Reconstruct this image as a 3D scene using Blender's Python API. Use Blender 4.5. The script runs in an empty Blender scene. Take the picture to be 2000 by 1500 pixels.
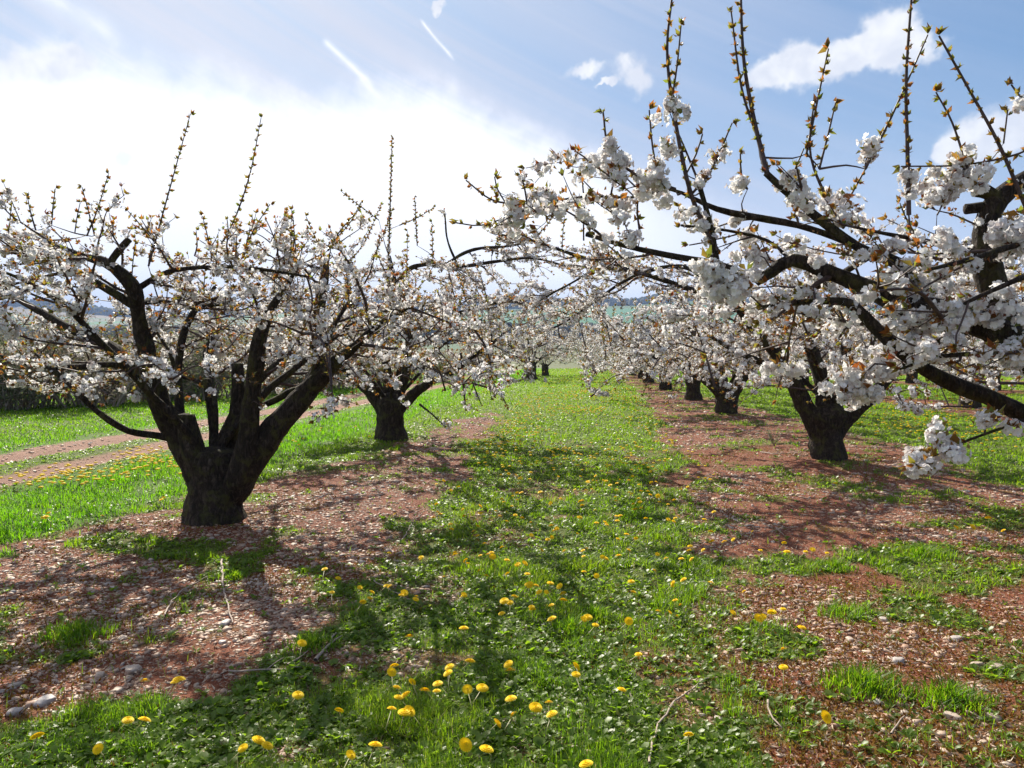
import bpy, math, random
import numpy as np
from math import radians, sin, cos, pi
from mathutils import Vector, Matrix, Euler

C = bpy.context.scene
COL = C.collection
# ------------------------------------------------------------------ camera
F = 1450.0                      # focal length in pixels of the 2000 px wide photograph
YAW, PITCH, EYE = radians(5.6), radians(2.29), 1.6
cam = bpy.data.cameras.new('camera'); camo = bpy.data.objects.new('camera', cam); COL.objects.link(camo)
cam.sensor_width = 36; cam.lens = 36 * F / 2000; cam.clip_start = 0.05; cam.clip_end = 9000
camo.location = (0, 0, EYE); camo.rotation_euler = (pi/2 - PITCH, 0, YAW)
C.camera = camo
C.render.resolution_x = 1024; C.render.resolution_y = 768
CR = np.array(Euler((pi/2 - PITCH, 0, YAW)).to_matrix())
def ray(px, py):
    d = CR @ np.array([(px - 1000) / F, (750 - py) / F, -1.0]); return d
def at(px, py, Y):              # the point seen at that pixel which stands at depth Y
    d = ray(px, py); t = Y / d[1]; return np.array([d[0]*t, Y, EYE + d[2]*t])
def onground(px, py):
    d = ray(px, py); t = EYE / -d[2]; return np.array([d[0]*t, d[1]*t, 0.0])
def azel(px, py):
    d = ray(px, py); d = d / np.linalg.norm(d); return math.atan2(d[0], d[1]), math.asin(d[2])
# ------------------------------------------------------------------ light
SUN_EL, SUN_AZ = radians(38), radians(-25)      # azimuth from +Y towards +X
W = bpy.data.worlds.new('World'); C.world = W; W.use_nodes = True
sun = bpy.data.lights.new('sun', 'SUN'); suno = bpy.data.objects.new('sun', sun); COL.objects.link(suno)
sun.energy = 5.0; sun.angle = radians(0.5); sun.color = (1.0, 0.93, 0.80)
sd = Vector((sin(SUN_AZ)*cos(SUN_EL), cos(SUN_AZ)*cos(SUN_EL), sin(SUN_EL)))
suno.rotation_euler = sd.to_track_quat('Z', 'Y').to_euler()
C.view_settings.view_transform = 'Standard'; C.view_settings.look = 'None'
C.view_settings.exposure = 1.0; C.view_settings.gamma = 1.0

class NT:                       # short-hand for node trees
    def __init__(s, tree): s.t = tree; s.n = tree.nodes; s.l = tree.links; s.n.clear()
    def node(s, kind, **kw):
        n = s.n.new(kind)
        for k, v in kw.items(): setattr(n, k, v)
        return n
    def link(s, a, b): s.l.new(a, b)
    def put(s, sock, v):
        if hasattr(v, 'is_linked') or hasattr(v, 'links'): s.l.new(v, sock)
        else: sock.default_value = v
    def m(s, op, a, b=0.0, c=0.0, clamp=False):
        n = s.n.new('ShaderNodeMath'); n.operation = op; n.use_clamp = clamp
        s.put(n.inputs[0], a); s.put(n.inputs[1], b)
        if op in ('MULTIPLY_ADD', 'SMOOTH_MIN', 'SMOOTH_MAX', 'COMPARE'): s.put(n.inputs[2], c)
        return n.outputs[0]
    def ramp(s, v, a, b, lo=0.0, hi=1.0):
        n = s.n.new('ShaderNodeMapRange'); n.interpolation_type = 'SMOOTHSTEP'
        s.put(n.inputs[0], v); n.inputs[1].default_value = a; n.inputs[2].default_value = b
        n.inputs[3].default_value = lo; n.inputs[4].default_value = hi
        return n.outputs[0]
    def mix(s, f, a, b):
        n = s.n.new('ShaderNodeMix'); n.data_type = 'RGBA'; n.clamp_factor = True
        s.put(n.inputs[0], f); s.put(n.inputs[6], a); s.put(n.inputs[7], b)
        return n.outputs[2]
    def noise(s, vec, scale, detail=3, rough=0.55, dist=0.0, dim='3D'):
        n = s.n.new('ShaderNodeTexNoise'); n.noise_dimensions = dim
        if vec is not None: s.l.new(vec, n.inputs['Vector'])
        n.inputs['Scale'].default_value = scale; n.inputs['Detail'].default_value = detail
        n.inputs['Roughness'].default_value = rough; n.inputs['Distortion'].default_value = dist
        return n.outputs[0]
    def xyz(s, a, b, c):
        n = s.n.new('ShaderNodeCombineXYZ'); s.put(n.inputs[0], a); s.put(n.inputs[1], b); s.put(n.inputs[2], c)
        return n.outputs[0]

def build_sky():
    t = NT(W.node_tree)
    sky = t.node('ShaderNodeTexSky', sky_type='NISHITA', sun_disc=False)
    sky.sun_elevation = SUN_EL; sky.sun_rotation = SUN_AZ
    sky.air_density = 1.1; sky.dust_density = 0.6; sky.ozone_density = 1.6
    tc = t.node('ShaderNodeTexCoord'); sp = t.node('ShaderNodeSeparateXYZ')
    t.link(tc.outputs['Generated'], sp.inputs[0])
    u = t.m('ARCTAN2', sp.outputs[0], sp.outputs[1]); v = t.m('ARCSINE', sp.outputs[2])
    P = t.xyz(u, v, 0.0)
    S = 10.0                                     # cloud brightness before the 0.1 of the Background
    # slanted streaks of thin high cloud
    su = t.m('ADD', t.m('MULTIPLY', u, 2.2), t.m('MULTIPLY', v, 4.0))
    sv = t.m('ADD', t.m('MULTIPLY', v, 16.0), t.m('MULTIPLY', u, 7.0))
    streak = t.noise(t.xyz(su, sv, 1.7), 1.0, 5, 0.6, 0.6)
    soft = t.noise(P, 5.0, 4, 0.6, 0.3)
    fine = t.noise(P, 30.0, 5, 0.6, 0.2)
    veil_side = t.ramp(u, -0.25, 0.66, 1.0, 0.16)
    low = t.ramp(v, 0.02, 0.34, 0.75, 0.0)
    veil = t.m('ADD', t.m('MULTIPLY', veil_side, t.ramp(streak, 0.30, 0.72, 0.55, 1.0)), low)
    veil = t.m('MINIMUM', veil, 0.93)
    vm = t.node('ShaderNodeVectorMath', operation='MULTIPLY'); t.link(sky.outputs[0], vm.inputs[0]); vm.inputs[1].default_value = (0.36, 0.60, 0.76)
    vcol = t.mix(t.ramp(v, 0.0, 0.30, 1, 0), t.mix(t.ramp(u, -.6, .15, 1, 0), (0.47*S, 0.50*S, 0.60*S, 1), (0.60*S, 0.61*S, 0.68*S, 1)), (0.60*S, 0.63*S, 0.76*S, 1))
    col = t.mix(veil, vm.outputs[0], vcol)
    # the bright bank of cloud round the sun side
    pts = [(-350, 120), (0, 100), (90, 72), (220, 85), (330, 115), (470, 140), (600, 175), (720, 155), (850, 155), (960, 205), (1080, 255), (1200, 310), (1400, 390), (1800, 500)]
    fc = t.node('ShaderNodeFloatCurve')
    u0, u1 = -1.2, 0.8; cur = fc.mapping.curves[0]
    ae = [azel(*p) for p in pts]
    cur.points[0].location = (0.0, ae[0][1]); cur.points[1].location = (1.0, 0.02)
    for a, e in ae: cur.points.new((a - u0)/(u1 - u0), e)
    fc.mapping.update()
    t.link(t.m('MULTIPLY_ADD', u, 1/(u1-u0), -u0/(u1-u0)), fc.inputs['Value'])
    edge = t.m('ADD', fc.outputs[0], t.m('MULTIPLY', t.m('SUBTRACT', fine, 0.5), 0.05))
    edge = t.m('ADD', edge, t.m('MULTIPLY', t.m('SUBTRACT', streak, 0.5), 0.05))
    dd = t.m('SUBTRACT', edge, v)
    sharp = t.ramp(dd, -0.012, 0.05); wide = t.ramp(dd, -0.06, 0.16)
    bank = t.m('MULTIPLY', t.m('ADD', t.m('MULTIPLY', sharp, 0.55), t.m('MULTIPLY', wide, 0.6)), t.ramp(u, -0.05, 0.42, 1.0, 0.0))
    bank = t.m('MULTIPLY', bank, t.ramp(v, 0.03, 0.14, 0.45, 1.0))
    back = t.ramp(t.m('ABSOLUTE', u), 1.3, 2.2, 1.0, 0.0)
    bank = t.m('MULTIPLY', bank, back)
    holes = t.ramp(t.noise(t.xyz(su, sv, 9.3), 0.7, 4, 0.55, 0.5), 0.60, 0.78, 1.0, 0.72)
    bank = t.m('MULTIPLY', bank, holes, 0, True)
    col = t.mix(bank, col, (0.97*S, 0.97*S, 1.0*S, 1))
    # puffs of cumulus
    def puffs(lst, amp=0.9):
        du = t.m('MULTIPLY', t.m('SUBTRACT', t.noise(P, 14.0, 4, 0.6), 0.5), 0.07)
        dv = t.m('MULTIPLY', t.m('SUBTRACT', t.noise(t.xyz(v, u, 4.0), 17.0, 4, 0.6), 0.5), 0.06)
        uu = t.m('ADD', u, du); vv = t.m('ADD', v, dv); acc = 0.0
        for px, py, a, b in lst:
            cu, cv = azel(px, py)
            x = t.m('DIVIDE', t.m('SUBTRACT', uu, cu), a*.93/F); y = t.m('DIVIDE', t.m('SUBTRACT', vv, cv), b*.93/F)
            r = t.m('ADD', t.m('MULTIPLY', x, x), t.m('MULTIPLY', y, y))
            g = t.m('EXPONENT', t.m('MULTIPLY', r, -1.0))
            acc = t.m('ADD', acc, g)
        return acc
    f = puffs([(1505,140,45,26), (1555,125,45,38), (1620,118,60,26), (1685,112,48,32), (1725,75,42,48), (1755,60,40,40), (1800,95,34,34), (1140,137,40,15), (1237,146,36,28), (1185,165,18,5),
               (858,16,15,7), (1985,250,50,46), (1930,290,40,26), (1880,262,34,36), (1845,300,22,22), (60,120,70,34), (150,118,60,30), (2300,120,120,50), (2600,200,160,60)])
    cf = t.ramp(t.m('ADD', f, t.m('MULTIPLY', t.m('SUBTRACT', fine, 0.5), 0.6)), 0.2, 0.85)
    shade = t.ramp(t.noise(P, 22.0, 3, 0.6, 0.3), 0.35, 0.7)
    ccol = t.mix(shade, (0.62*S, 0.64*S, 0.70*S, 1), (0.8*S, 0.8*S, 0.8*S, 1))
    col = t.mix(t.m('MULTIPLY', cf, 0.95), col, ccol)
    # two old vapour trails
    def trail(ax, ay, bx, by, w, strength):
        (a0, b0), (a1, b1) = azel(ax, ay), azel(bx, by)
        L = math.hypot(a1-a0, b1-b0); tx, ty = (a1-a0)/L, (b1-b0)/L
        x = t.m('SUBTRACT', u, a0); y = t.m('SUBTRACT', v, b0)
        s = t.m('ADD', t.m('MULTIPLY', x, tx), t.m('MULTIPLY', y, ty))
        n = t.m('SUBTRACT', t.m('MULTIPLY', x, -ty), t.m('MULTIPLY', y, -tx))
        n = t.m('ADD', n, t.m('MULTIPLY', t.m('SUBTRACT', t.noise(P, 26.0, 3), 0.5), w*1.6/F))
        g = t.m('EXPONENT', t.m('MULTIPLY', t.m('POWER', t.m('DIVIDE', t.m('ABSOLUTE', n), w/F), 1.6), -1.0)); strength = t.m('MULTIPLY', t.ramp(fine, .3, .6, .55, 1.0), strength*.9)
        win = t.m('MULTIPLY', t.ramp(s, -0.004, 0.006), t.ramp(s, L*0.75, L, 1.0, 0.0))
        return t.m('MULTIPLY', t.m('MULTIPLY', g, win), strength)
    for a in ((633, 78, 735, 175, 5.0, 0.9), (700, 150, 860, 300, 6.5, 0.6), (823, 40, 890, 122, 2.4, 0.95), (60, -30, 260, 100, 14, 0.6)):
        col = t.mix(trail(*a), col, (0.9*S, 0.9*S, 0.92*S, 1))
    # small grey rags in front of the bank
    g = t.ramp(puffs([(238, 310, 16, 15)]), 0.3, 0.8)
    col = t.mix(t.m('MULTIPLY', g, 0.42), col, (0.62*S, 0.66*S, 0.82*S, 1))
    g = t.ramp(puffs([(205, 236, 26, 8), (240, 244, 20, 6)]), 0.3, 0.8)
    col = t.mix(t.m('MULTIPLY', g, 0.3), col, (0.72*S, 0.77*S, 0.92*S, 1))
    bg = t.node('ShaderNodeBackground'); bg.inputs['Strength'].default_value = 0.07
    t.link(col, bg.inputs[0])
    out = t.node('ShaderNodeOutputWorld'); t.link(bg.outputs[0], out.inputs[0])
build_sky()

# ------------------------------------------------------------------ numbers
rng = np.random.default_rng(7)
def _h(ix, iy, iz=0, s=0):
    n = (ix.astype(np.int64)*374761393 + iy.astype(np.int64)*668265263 + np.asarray(iz).astype(np.int64)*2147483647 + s*1274126177) & 0xffffffff
    n = ((n ^ (n >> 13)) * 1274126177) & 0xffffffff
    n = (n ^ (n >> 16)) & 0xffffff
    return n / float(0xffffff)
def vnoise(x, y, s=0):
    x = np.asarray(x, float); y = np.asarray(y, float)
    ix = np.floor(x); iy = np.floor(y); fx = x-ix; fy = y-iy
    fx = fx*fx*(3-2*fx); fy = fy*fy*(3-2*fy); ix = ix.astype(np.int64); iy = iy.astype(np.int64)
    a = _h(ix, iy, 0, s); b = _h(ix+1, iy, 0, s); c = _h(ix, iy+1, 0, s); d = _h(ix+1, iy+1, 0, s)
    return (a*(1-fx)+b*fx)*(1-fy) + (c*(1-fx)+d*fx)*fy
def fbm(x, y, scale, oct=4, s=0):
    v = 0; a = 0.5; tot = 0
    for k in range(oct):
        v = v + a*vnoise(np.asarray(x)*scale, np.asarray(y)*scale, s+k*17); tot += a; a *= 0.5; scale *= 2.03
    return v/tot
def sstep(x, a, b):
    t = np.clip((x-a)/(b-a), 0, 1); return t*t*(3-2*t)

# terrain height and the lie of soil, ruts and lush grass
def height(x, y):
    x = np.asarray(x, float); y = np.asarray(y, float)
    z = 0.05*(fbm(x, y, 0.6, 3, 3)-0.5) + 0.02*(fbm(x, y, 4.0, 3, 5)-0.5)
    for ty in TREES_XY:
        r2 = (x-ty[0])**2 + (y-ty[1])**2; z = z + 0.05*np.exp(-r2/0.5)
    z = z - 0.06*np.exp(-((x+7.35)/0.25)**2)*(y < 90) - 0.06*np.exp(-((x+8.65)/0.25)**2)*(y < 90)
    far = sstep(y, 82, 125)
    ys = [0, 82, 130, 300, 600, 900, 1100, 1500, 2200, 3000, 6000]
    zs = [0, 0, -4.5, -3.0, 11, 23, 34, 68, 128, 120, 60]
    zf = np.interp(y, ys, zs)
    zf = zf + far*((fbm(x, y, 0.004, 3, 9)-0.5)*np.clip(y*0.016, 0, 40))
    zf = zf + sstep(y, 1500, 2300)*(fbm(x, y*0, 0.0016, 3, 31)-0.42)*85
    z = z*(1-far) + zf
    z = z + np.where(x < -60, -0.02*(-60-x)*(y < 400), 0)
    return z
def soilmask(x, y):
    x = np.asarray(x, float); y = np.asarray(y, float)
    e = (fbm(x, y, 0.9, 4, 11)-0.5)*1.9 + (fbm(x, y, 4.5, 3, 12)-0.5)*0.8
    # left strip (widest round the nearest left tree, closing towards the gap in the row)
    c = -2.85 - 0.25*sstep(y, 3, 6); w = 1.5*sstep(y, 2.5, 3.6)*(1-0.55*sstep(y, 8.5, 11.5))*(1-sstep(y, 15, 22)) + 0.0
    c = c + 0.55*sstep(y, 8, 10)
    m1 = sstep(w - np.abs(x-c) + e*0.62*(w > 0.15), -0.18, 0.22)*(w > 0.1)
    # right strip
    w2 = 2.05 - 0.9*sstep(y, 12, 30)
    c2 = 2.75 + 0.65*sstep(y, 4, 10)
    m2 = sstep(w2 - np.abs(x-c2) + e*0.8, -0.18, 0.22)
    m2 = m2*np.where(y < 5, 0.75+0.25*sstep(fbm(x, y, 1.3, 3, 21), 0.36, 0.55), 1)
    m3 = 0
    for cx in (10.9, 18.0, 25.2):
        m3 = m3 + sstep(1.0 - np.abs(x-cx) + e*0.7, -0.15, 0.2)
    m4 = sstep(fbm(x, y, 2.1, 4, 41), 0.58, 0.68)*(y < 14)*(np.abs(x) < 3)*0.6
    m = np.clip(np.maximum(np.maximum(m1, m2), np.maximum(m3, m4)), 0, 1)
    weeds = sstep(fbm(x, y, 1.9, 4, 77), 0.53, 0.68)*0.9       # islands of weeds inside the strips
    m = m*(1-weeds*(0.7+0.3*(y < 8)))
    return m*(y < 84)
def rutmask(x, y):
    x = np.asarray(x, float); y = np.asarray(y, float)
    e = (fbm(x, y, 1.2, 3, 51)-0.5)*0.5
    a = sstep(0.36 - np.abs(x+7.25+0.2*np.sin(y*0.07)) + e*0.7, -0.1, 0.1)
    b = sstep(0.36 - np.abs(x+8.75+0.2*np.sin(y*0.07)) + e*0.7, -0.1, 0.1)
    return np.maximum(a, b)*(y < 90)
def lushmask(x, y):
    l = sstep(-np.asarray(x), 3.9, 4.8) * (1-sstep(-np.asarray(x), 9.3, 12)*0.55) * (1-.9*(1-sstep(np.abs(np.asarray(x)+8.0), .9, 1.3)))
    return np.clip(l*0.9 + 0.35*(fbm(x, y, 0.8, 3, 61)-0.35), 0, 1)

BA = onground(420, 1026); BB = onground(762, 862); BC = onground(1617, 900); BD = onground(1421, 811); BE = onground(1038, 741)
BF = np.array([3.75, 3.75, 0.0])
TREES_XY = [BA, BB, BC, BD, BF]

# ------------------------------------------------------------------ meshes and tagging
def tag(o, label=None, cat=None, group=None, kind=None):
    if label: o['label'] = label
    if cat: o['category'] = cat
    if group: o['group'] = group
    if kind: o['kind'] = kind
    return o
def empty(name, loc, label=None, cat=None, group=None, rz=0.0):
    o = bpy.data.objects.new(name, None); COL.objects.link(o); o.location = tuple(float(a) for a in loc); o.rotation_euler = (0, 0, rz)
    o.empty_display_size = 0.2
    return tag(o, label, cat, group)
def npmesh(name, V, loops, starts, totals, mat, parent=None, smooth=False, attrs=None, origin=None):
    me = bpy.data.meshes.new(name)
    V = np.asarray(V, np.float32)
    if origin is not None: V = V - np.asarray(origin, np.float32)
    me.vertices.add(len(V)); me.vertices.foreach_set('co', V.ravel())
    me.loops.add(len(loops)); me.loops.foreach_set('vertex_index', np.asarray(loops, np.int32))
    me.polygons.add(len(starts)); me.polygons.foreach_set('loop_start', np.asarray(starts, np.int32))
    try: me.polygons.foreach_set('loop_total', np.asarray(totals, np.int32))
    except Exception: pass
    if attrs:
        for k, a in attrs.items():
            a = np.asarray(a, np.float32)
            if a.ndim == 1:
                at_ = me.attributes.new(k, 'FLOAT', 'POINT'); at_.data.foreach_set('value', a)
            else:
                at_ = me.attributes.new(k, 'FLOAT_VECTOR', 'POINT'); at_.data.foreach_set('vector', a.ravel())
    me.update(calc_edges=True); me.validate(clean_customdata=False)
    if smooth: me.polygons.foreach_set('use_smooth', np.ones(len(starts), bool))
    me.materials.append(mat)
    o = bpy.data.objects.new(name, me); COL.objects.link(o)
    if parent is not None: o.parent = parent
    return o
def regular(V, Fc, n):          # helper for faces all of n corners
    Fc = np.asarray(Fc, np.int32).reshape(-1, n)
    return V, Fc.ravel(), np.arange(len(Fc))*n, np.full(len(Fc), n)

def material(name, build):
    m = bpy.data.materials.new(name); m.use_nodes = True; t = NT(m.node_tree)
    out = t.node('ShaderNodeOutputMaterial'); build(t, out); return m
def attr(t, name):
    n = t.node('ShaderNodeAttribute'); n.attribute_name = name; return n
def principled(t, col, rough=0.7, spec=0.3, bump=None, bs=0.3, bd=0.02):
    p = t.node('ShaderNodeBsdfPrincipled'); t.put(p.inputs['Base Color'], col); t.put(p.inputs['Roughness'], rough)
    p.inputs['Specular IOR Level'].default_value = spec
    if bump is not None:
        b = t.node('ShaderNodeBump'); b.inputs['Strength'].default_value = bs; b.inputs['Distance'].default_value = bd
        t.link(bump, b.inputs['Height']); t.link(b.outputs[0], p.inputs['Normal'])
    return p
def rampcol(t, v, stops):
    r = t.node('ShaderNodeValToRGB'); e = r.color_ramp.elements
    while len(e) < len(stops): e.new(0.5)
    for k, (p, c) in enumerate(stops): e[k].position = p; e[k].color = (*c, 1)
    t.put(r.inputs[0], v); return r.outputs[0]
def m_bark(t, out):
    tc = t.node('ShaderNodeTexCoord'); g = t.node('ShaderNodeNewGeometry')
    n1 = t.noise(tc.outputs['Object'], 9, 5, 0.65, 0.5); n2 = t.noise(tc.outputs['Object'], 45, 4, 0.6)
    mp = t.node('ShaderNodeMapping'); mp.inputs['Scale'].default_value = (1, 1, 0.3); t.link(tc.outputs['Object'], mp.inputs[0])
    n3 = t.noise(mp.outputs[0], 30, 4, 0.7, 1.2)
    c = rampcol(t, n3, [(0.3, (0.010, 0.008, 0.006)), (0.5, (0.034, 0.024, 0.018)), (0.72, (0.12, 0.09, 0.07))])
    c = t.mix(t.ramp(n1, 0.48, 0.64, 0, 0.65), c, (0.085, 0.080, 0.022, 1))
    c = t.mix(t.ramp(n2, 0.64, 0.74, 0, 0.4), c, (0.17, 0.15, 0.12, 1))
    h = t.m('ADD', t.m('MULTIPLY', n3, 0.8), t.m('MULTIPLY', n2, 0.3))
    p = principled(t, c, 0.85, 0.2, h, 1.0, 0.06); t.link(p.outputs[0], out.inputs[0])
def m_twig(t, out):
    tc = t.node('ShaderNodeTexCoord'); n = t.noise(tc.outputs['Object'], 40, 3)
    c = rampcol(t, n, [(0.3, (0.035, 0.020, 0.018)), (0.6, (0.075, 0.045, 0.038)), (0.8, (0.14, 0.11, 0.10))])
    p = principled(t, c, 0.6, 0.35, n, 0.5, 0.004); t.link(p.outputs[0], out.inputs[0])
def leafy(t, out, col, tcol, trans=0.45, rough=0.45, spec=0.35):
    p = principled(t, col, rough, spec); tr = t.node('ShaderNodeBsdfTranslucent'); t.put(tr.inputs[0], tcol)
    mx = t.node('ShaderNodeMixShader'); mx.inputs[0].default_value = trans
    t.link(p.outputs[0], mx.inputs[1]); t.link(tr.outputs[0], mx.inputs[2]); t.link(mx.outputs[0], out.inputs[0])
def m_blossom(t, out):
    a = attr(t, 'rnd').outputs['Fac']
    c = rampcol(t, a, [(0.0, (0.58, 0.50, 0.48)), (0.25, (0.84, 0.82, 0.81)), (1.0, (0.94, 0.94, 0.93))])
    leafy(t, out, c, c, 0.42, 0.6, 0.15)
def m_buds(t, out):
    a = attr(t, 'rnd').outputs['Fac']
    c = rampcol(t, a, [(0.0, (0.16, 0.05, 0.03)), (0.5, (0.20, 0.11, 0.03)), (1.0, (0.24, 0.20, 0.05))])
    leafy(t, out, c, c, 0.3, 0.5, 0.3)
def m_young(t, out):
    a = attr(t, 'rnd').outputs['Fac']
    c = rampcol(t, a, [(0.0, (0.11, 0.035, 0.016)), (0.3, (0.17, 0.07, 0.02)), (0.6, (0.16, 0.11, 0.025)), (1.0, (0.11, 0.13, 0.03))])
    c2 = rampcol(t, a, [(0.0, (0.26, 0.07, 0.02)), (0.3, (0.46, 0.17, 0.03)), (0.6, (0.38, 0.25, 0.04)), (1.0, (0.24, 0.31, 0.04))])
    leafy(t, out, c, c2, 0.5, 0.35, 0.4)
def m_grass(t, out):
    a = attr(t, 'rnd').outputs['Fac']; l = attr(t, 'lush').outputs['Fac']
    c = rampcol(t, a, [(0.0, (0.055, 0.12, 0.008)), (0.5, (0.105, 0.18, 0.010)), (0.85, (0.17, 0.21, 0.02)), (0.95, (0.20, 0.18, 0.06)), (1.0, (0.38, 0.31, 0.16))])
    c2 = rampcol(t, a, [(0.0, (0.14, 0.34, 0.008)), (0.5, (0.28, 0.50, 0.010)), (0.85, (0.42, 0.55, 0.02)), (0.95, (0.38, 0.36, 0.08)), (1.0, (0.45, 0.38, 0.18))])
    c = t.mix(l, c, t.mix(0.5, c, (0.06, 0.22, 0.008, 1))); c2 = t.mix(l, c2, t.mix(0.5, c2, (0.20, 0.66, 0.008, 1)))
    leafy(t, out, c, c2, 0.48, 0.5, 0.22)
def m_weed(t, out):
    a = attr(t, 'rnd').outputs['Fac']
    c = rampcol(t, a, [(0.0, (0.065, 0.12, 0.014)), (0.5, (0.13, 0.195, 0.020)), (0.9, (0.11, 0.15, 0.03)), (1.0, (0.15, 0.09, 0.03))])
    c2 = rampcol(t, a, [(0.0, (0.16, 0.34, 0.010)), (0.5, (0.32, 0.52, 0.018)), (0.9, (0.28, 0.44, 0.04)), (1.0, (0.30, 0.20, 0.04))])
    leafy(t, out, c, c2, 0.5, 0.42, 0.4)
def m_moss(t, out):
    a = attr(t, 'rnd').outputs['Fac']
    c = rampcol(t, a, [(0.0, (0.11, 0.035, 0.010)), (0.5, (0.24, 0.11, 0.018)), (1.0, (0.22, 0.18, 0.03))])
    leafy(t, out, c, c, 0.35, 0.7, 0.1)
def m_pebble(t, out):
    a = attr(t, 'rnd').outputs['Fac']; tc = t.node('ShaderNodeTexCoord')
    c = rampcol(t, a, [(0.0, (0.13, 0.055, 0.038)), (0.25, (0.30, 0.165, 0.105)), (0.5, (0.42, 0.28, 0.195)), (0.75, (0.46, 0.35, 0.26)), (0.92, (0.40, 0.36, 0.33)), (1.0, (0.56, 0.50, 0.44))])
    n = t.noise(tc.outputs['Object'], 60, 3)
    c = t.mix(t.ramp(n, 0.45, 0.75, 0, 0.5), c, (0.20, 0.10, 0.07, 1))
    p = principled(t, c, 0.6, 0.35, n, 0.4, 0.004); t.link(p.outputs[0], out.inputs[0])
def m_straw(t, out):
    a = attr(t, 'rnd').outputs['Fac']
    c = rampcol(t, a, [(0.0, (0.16, 0.08, 0.045)), (0.5, (0.34, 0.22, 0.14)), (1.0, (0.58, 0.48, 0.36))])
    leafy(t, out, c, c, 0.15, 0.6, 0.3)
def m_yellow(t, out):
    tc = t.node('ShaderNodeTexCoord'); n = t.noise(tc.outputs['Object'], 200, 2)
    c = t.mix(n, (0.88, 0.58, 0.008, 1), (0.95, 0.76, 0.02, 1)); leafy(t, out, c, c, 0.25, 0.6, 0.15)
def m_stem(t, out):
    p = principled(t, (0.22, 0.22, 0.07, 1), 0.5, 0.3); t.link(p.outputs[0], out.inputs[0])
def m_deadwood(t, out):
    tc = t.node('ShaderNodeTexCoord'); n = t.noise(tc.outputs['Object'], 50, 3)
    c = t.mix(n, (0.20, 0.13, 0.10, 1), (0.50, 0.42, 0.34, 1)); p = principled(t, c, 0.7, 0.3, n, 0.4, 0.003); t.link(p.outputs[0], out.inputs[0])
def m_shrub(t, out):
    a = attr(t, 'rnd').outputs['Fac']
    c = rampcol(t, a, [(0.0, (0.13, 0.16, 0.07)), (0.5, (0.22, 0.24, 0.12)), (0.8, (0.28, 0.24, 0.18)), (1.0, (0.38, 0.32, 0.26))])
    leafy(t, out, c, c, 0.45, 0.6, 0.2)
def m_wood(t, out):
    a = attr(t, 'rnd').outputs['Fac']; tc = t.node('ShaderNodeTexCoord'); n = t.noise(tc.outputs['Object'], 0.5, 3)
    c = rampcol(t, a, [(0.0, (0.030, 0.040, 0.018)), (1.0, (0.07, 0.065, 0.04))])
    p = principled(t, c, 0.9, 0.1, n, 0.8, 1.0); t.link(p.outputs[0], out.inputs[0])
def m_ground(t, out):
    tc = t.node('ShaderNodeTexCoord'); O = tc.outputs['Object']
    mk = t.node('ShaderNodeSeparateXYZ'); t.link(attr(t, 'mask').outputs['Vector'], mk.inputs[0])
    fld = attr(t, 'fieldcol'); far = attr(t, 'far').outputs['Fac']
    n1 = t.noise(O, 3.0, 5, 0.65); n2 = t.noise(O, 30.0, 4, 0.7); n3 = t.noise(O, 110.0, 3, 0.7); n0 = t.noise(O, 0.7, 4, 0.6)
    vor = t.node('ShaderNodeTexVoronoi'); vor.inputs['Scale'].default_value = 42; t.link(O, vor.inputs[0])
    peb = t.ramp(vor.outputs['Distance'], 0.18, 0.42, 1, 0)
    soil = rampcol(t, n2, [(0.25, (0.070, 0.021, 0.010)), (0.5, (0.19, 0.060, 0.030)), (0.75, (0.32, 0.155, 0.09))])
    vc = rampcol(t, vor.outputs['Color'], [(0.0, (0.20, 0.10, 0.07)), (0.5, (0.36, 0.25, 0.19)), (1.0, (0.42, 0.38, 0.34))])
    soil = t.mix(t.m('MULTIPLY', peb, t.ramp(n1, 0.42, 0.62)), soil, vc)
    moss = t.ramp(t.noise(O, 2.1, 4, 0.6, 0.4), 0.58, 0.68, 0, 0.75)
    soil = t.mix(moss, soil, t.mix(n3, (0.10, 0.045, 0.012, 1), (0.21, 0.13, 0.03, 1)))
    gr = rampcol(t, n2, [(0.25, (0.035, 0.050, 0.014)), (0.5, (0.085, 0.11, 0.020)), (0.8, (0.15, 0.155, 0.04))])
    gr = t.mix(t.ramp(n0, 0.5, 0.7, 0, 0.5), gr, (0.13, 0.12, 0.045, 1))
    gfar = t.mix(n2, (0.11, 0.19, 0.010, 1), (0.20, 0.28, 0.018, 1))
    gl = t.mix(n2, (0.05, 0.12, 0.012, 1), (0.10, 0.20, 0.02, 1))
    gr = t.mix(t.m('MULTIPLY', mk.outputs[2], 0.6), gr, gl)
    gr = t.mix(far, gr, gfar)
    rut = t.mix(n2, (0.17, 0.075, 0.048, 1), (0.38, 0.23, 0.165, 1))
    c = t.mix(mk.outputs[0], gr, soil); c = t.mix(mk.outputs[1], c, rut)
    fc = t.mix(t.ramp(n0, 0.35, 0.7, 0.0, 0.25), fld.outputs['Color'], (0.10, 0.10, 0.05, 1))
    sp = t.node('ShaderNodeSeparateXYZ'); t.link(O, sp.inputs[0])
    c = t.mix(t.ramp(sp.outputs[1], 84, 88), c, fc)
    h = t.m('ADD', t.m('MULTIPLY', n2, 1.0), t.m('MULTIPLY', peb, 0.5)); h = t.m('ADD', h, t.m('MULTIPLY', n3, 0.5))
    p = principled(t, c, 0.85, 0.15, h, 0.8, 0.02); t.link(p.outputs[0], out.inputs[0])
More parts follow.
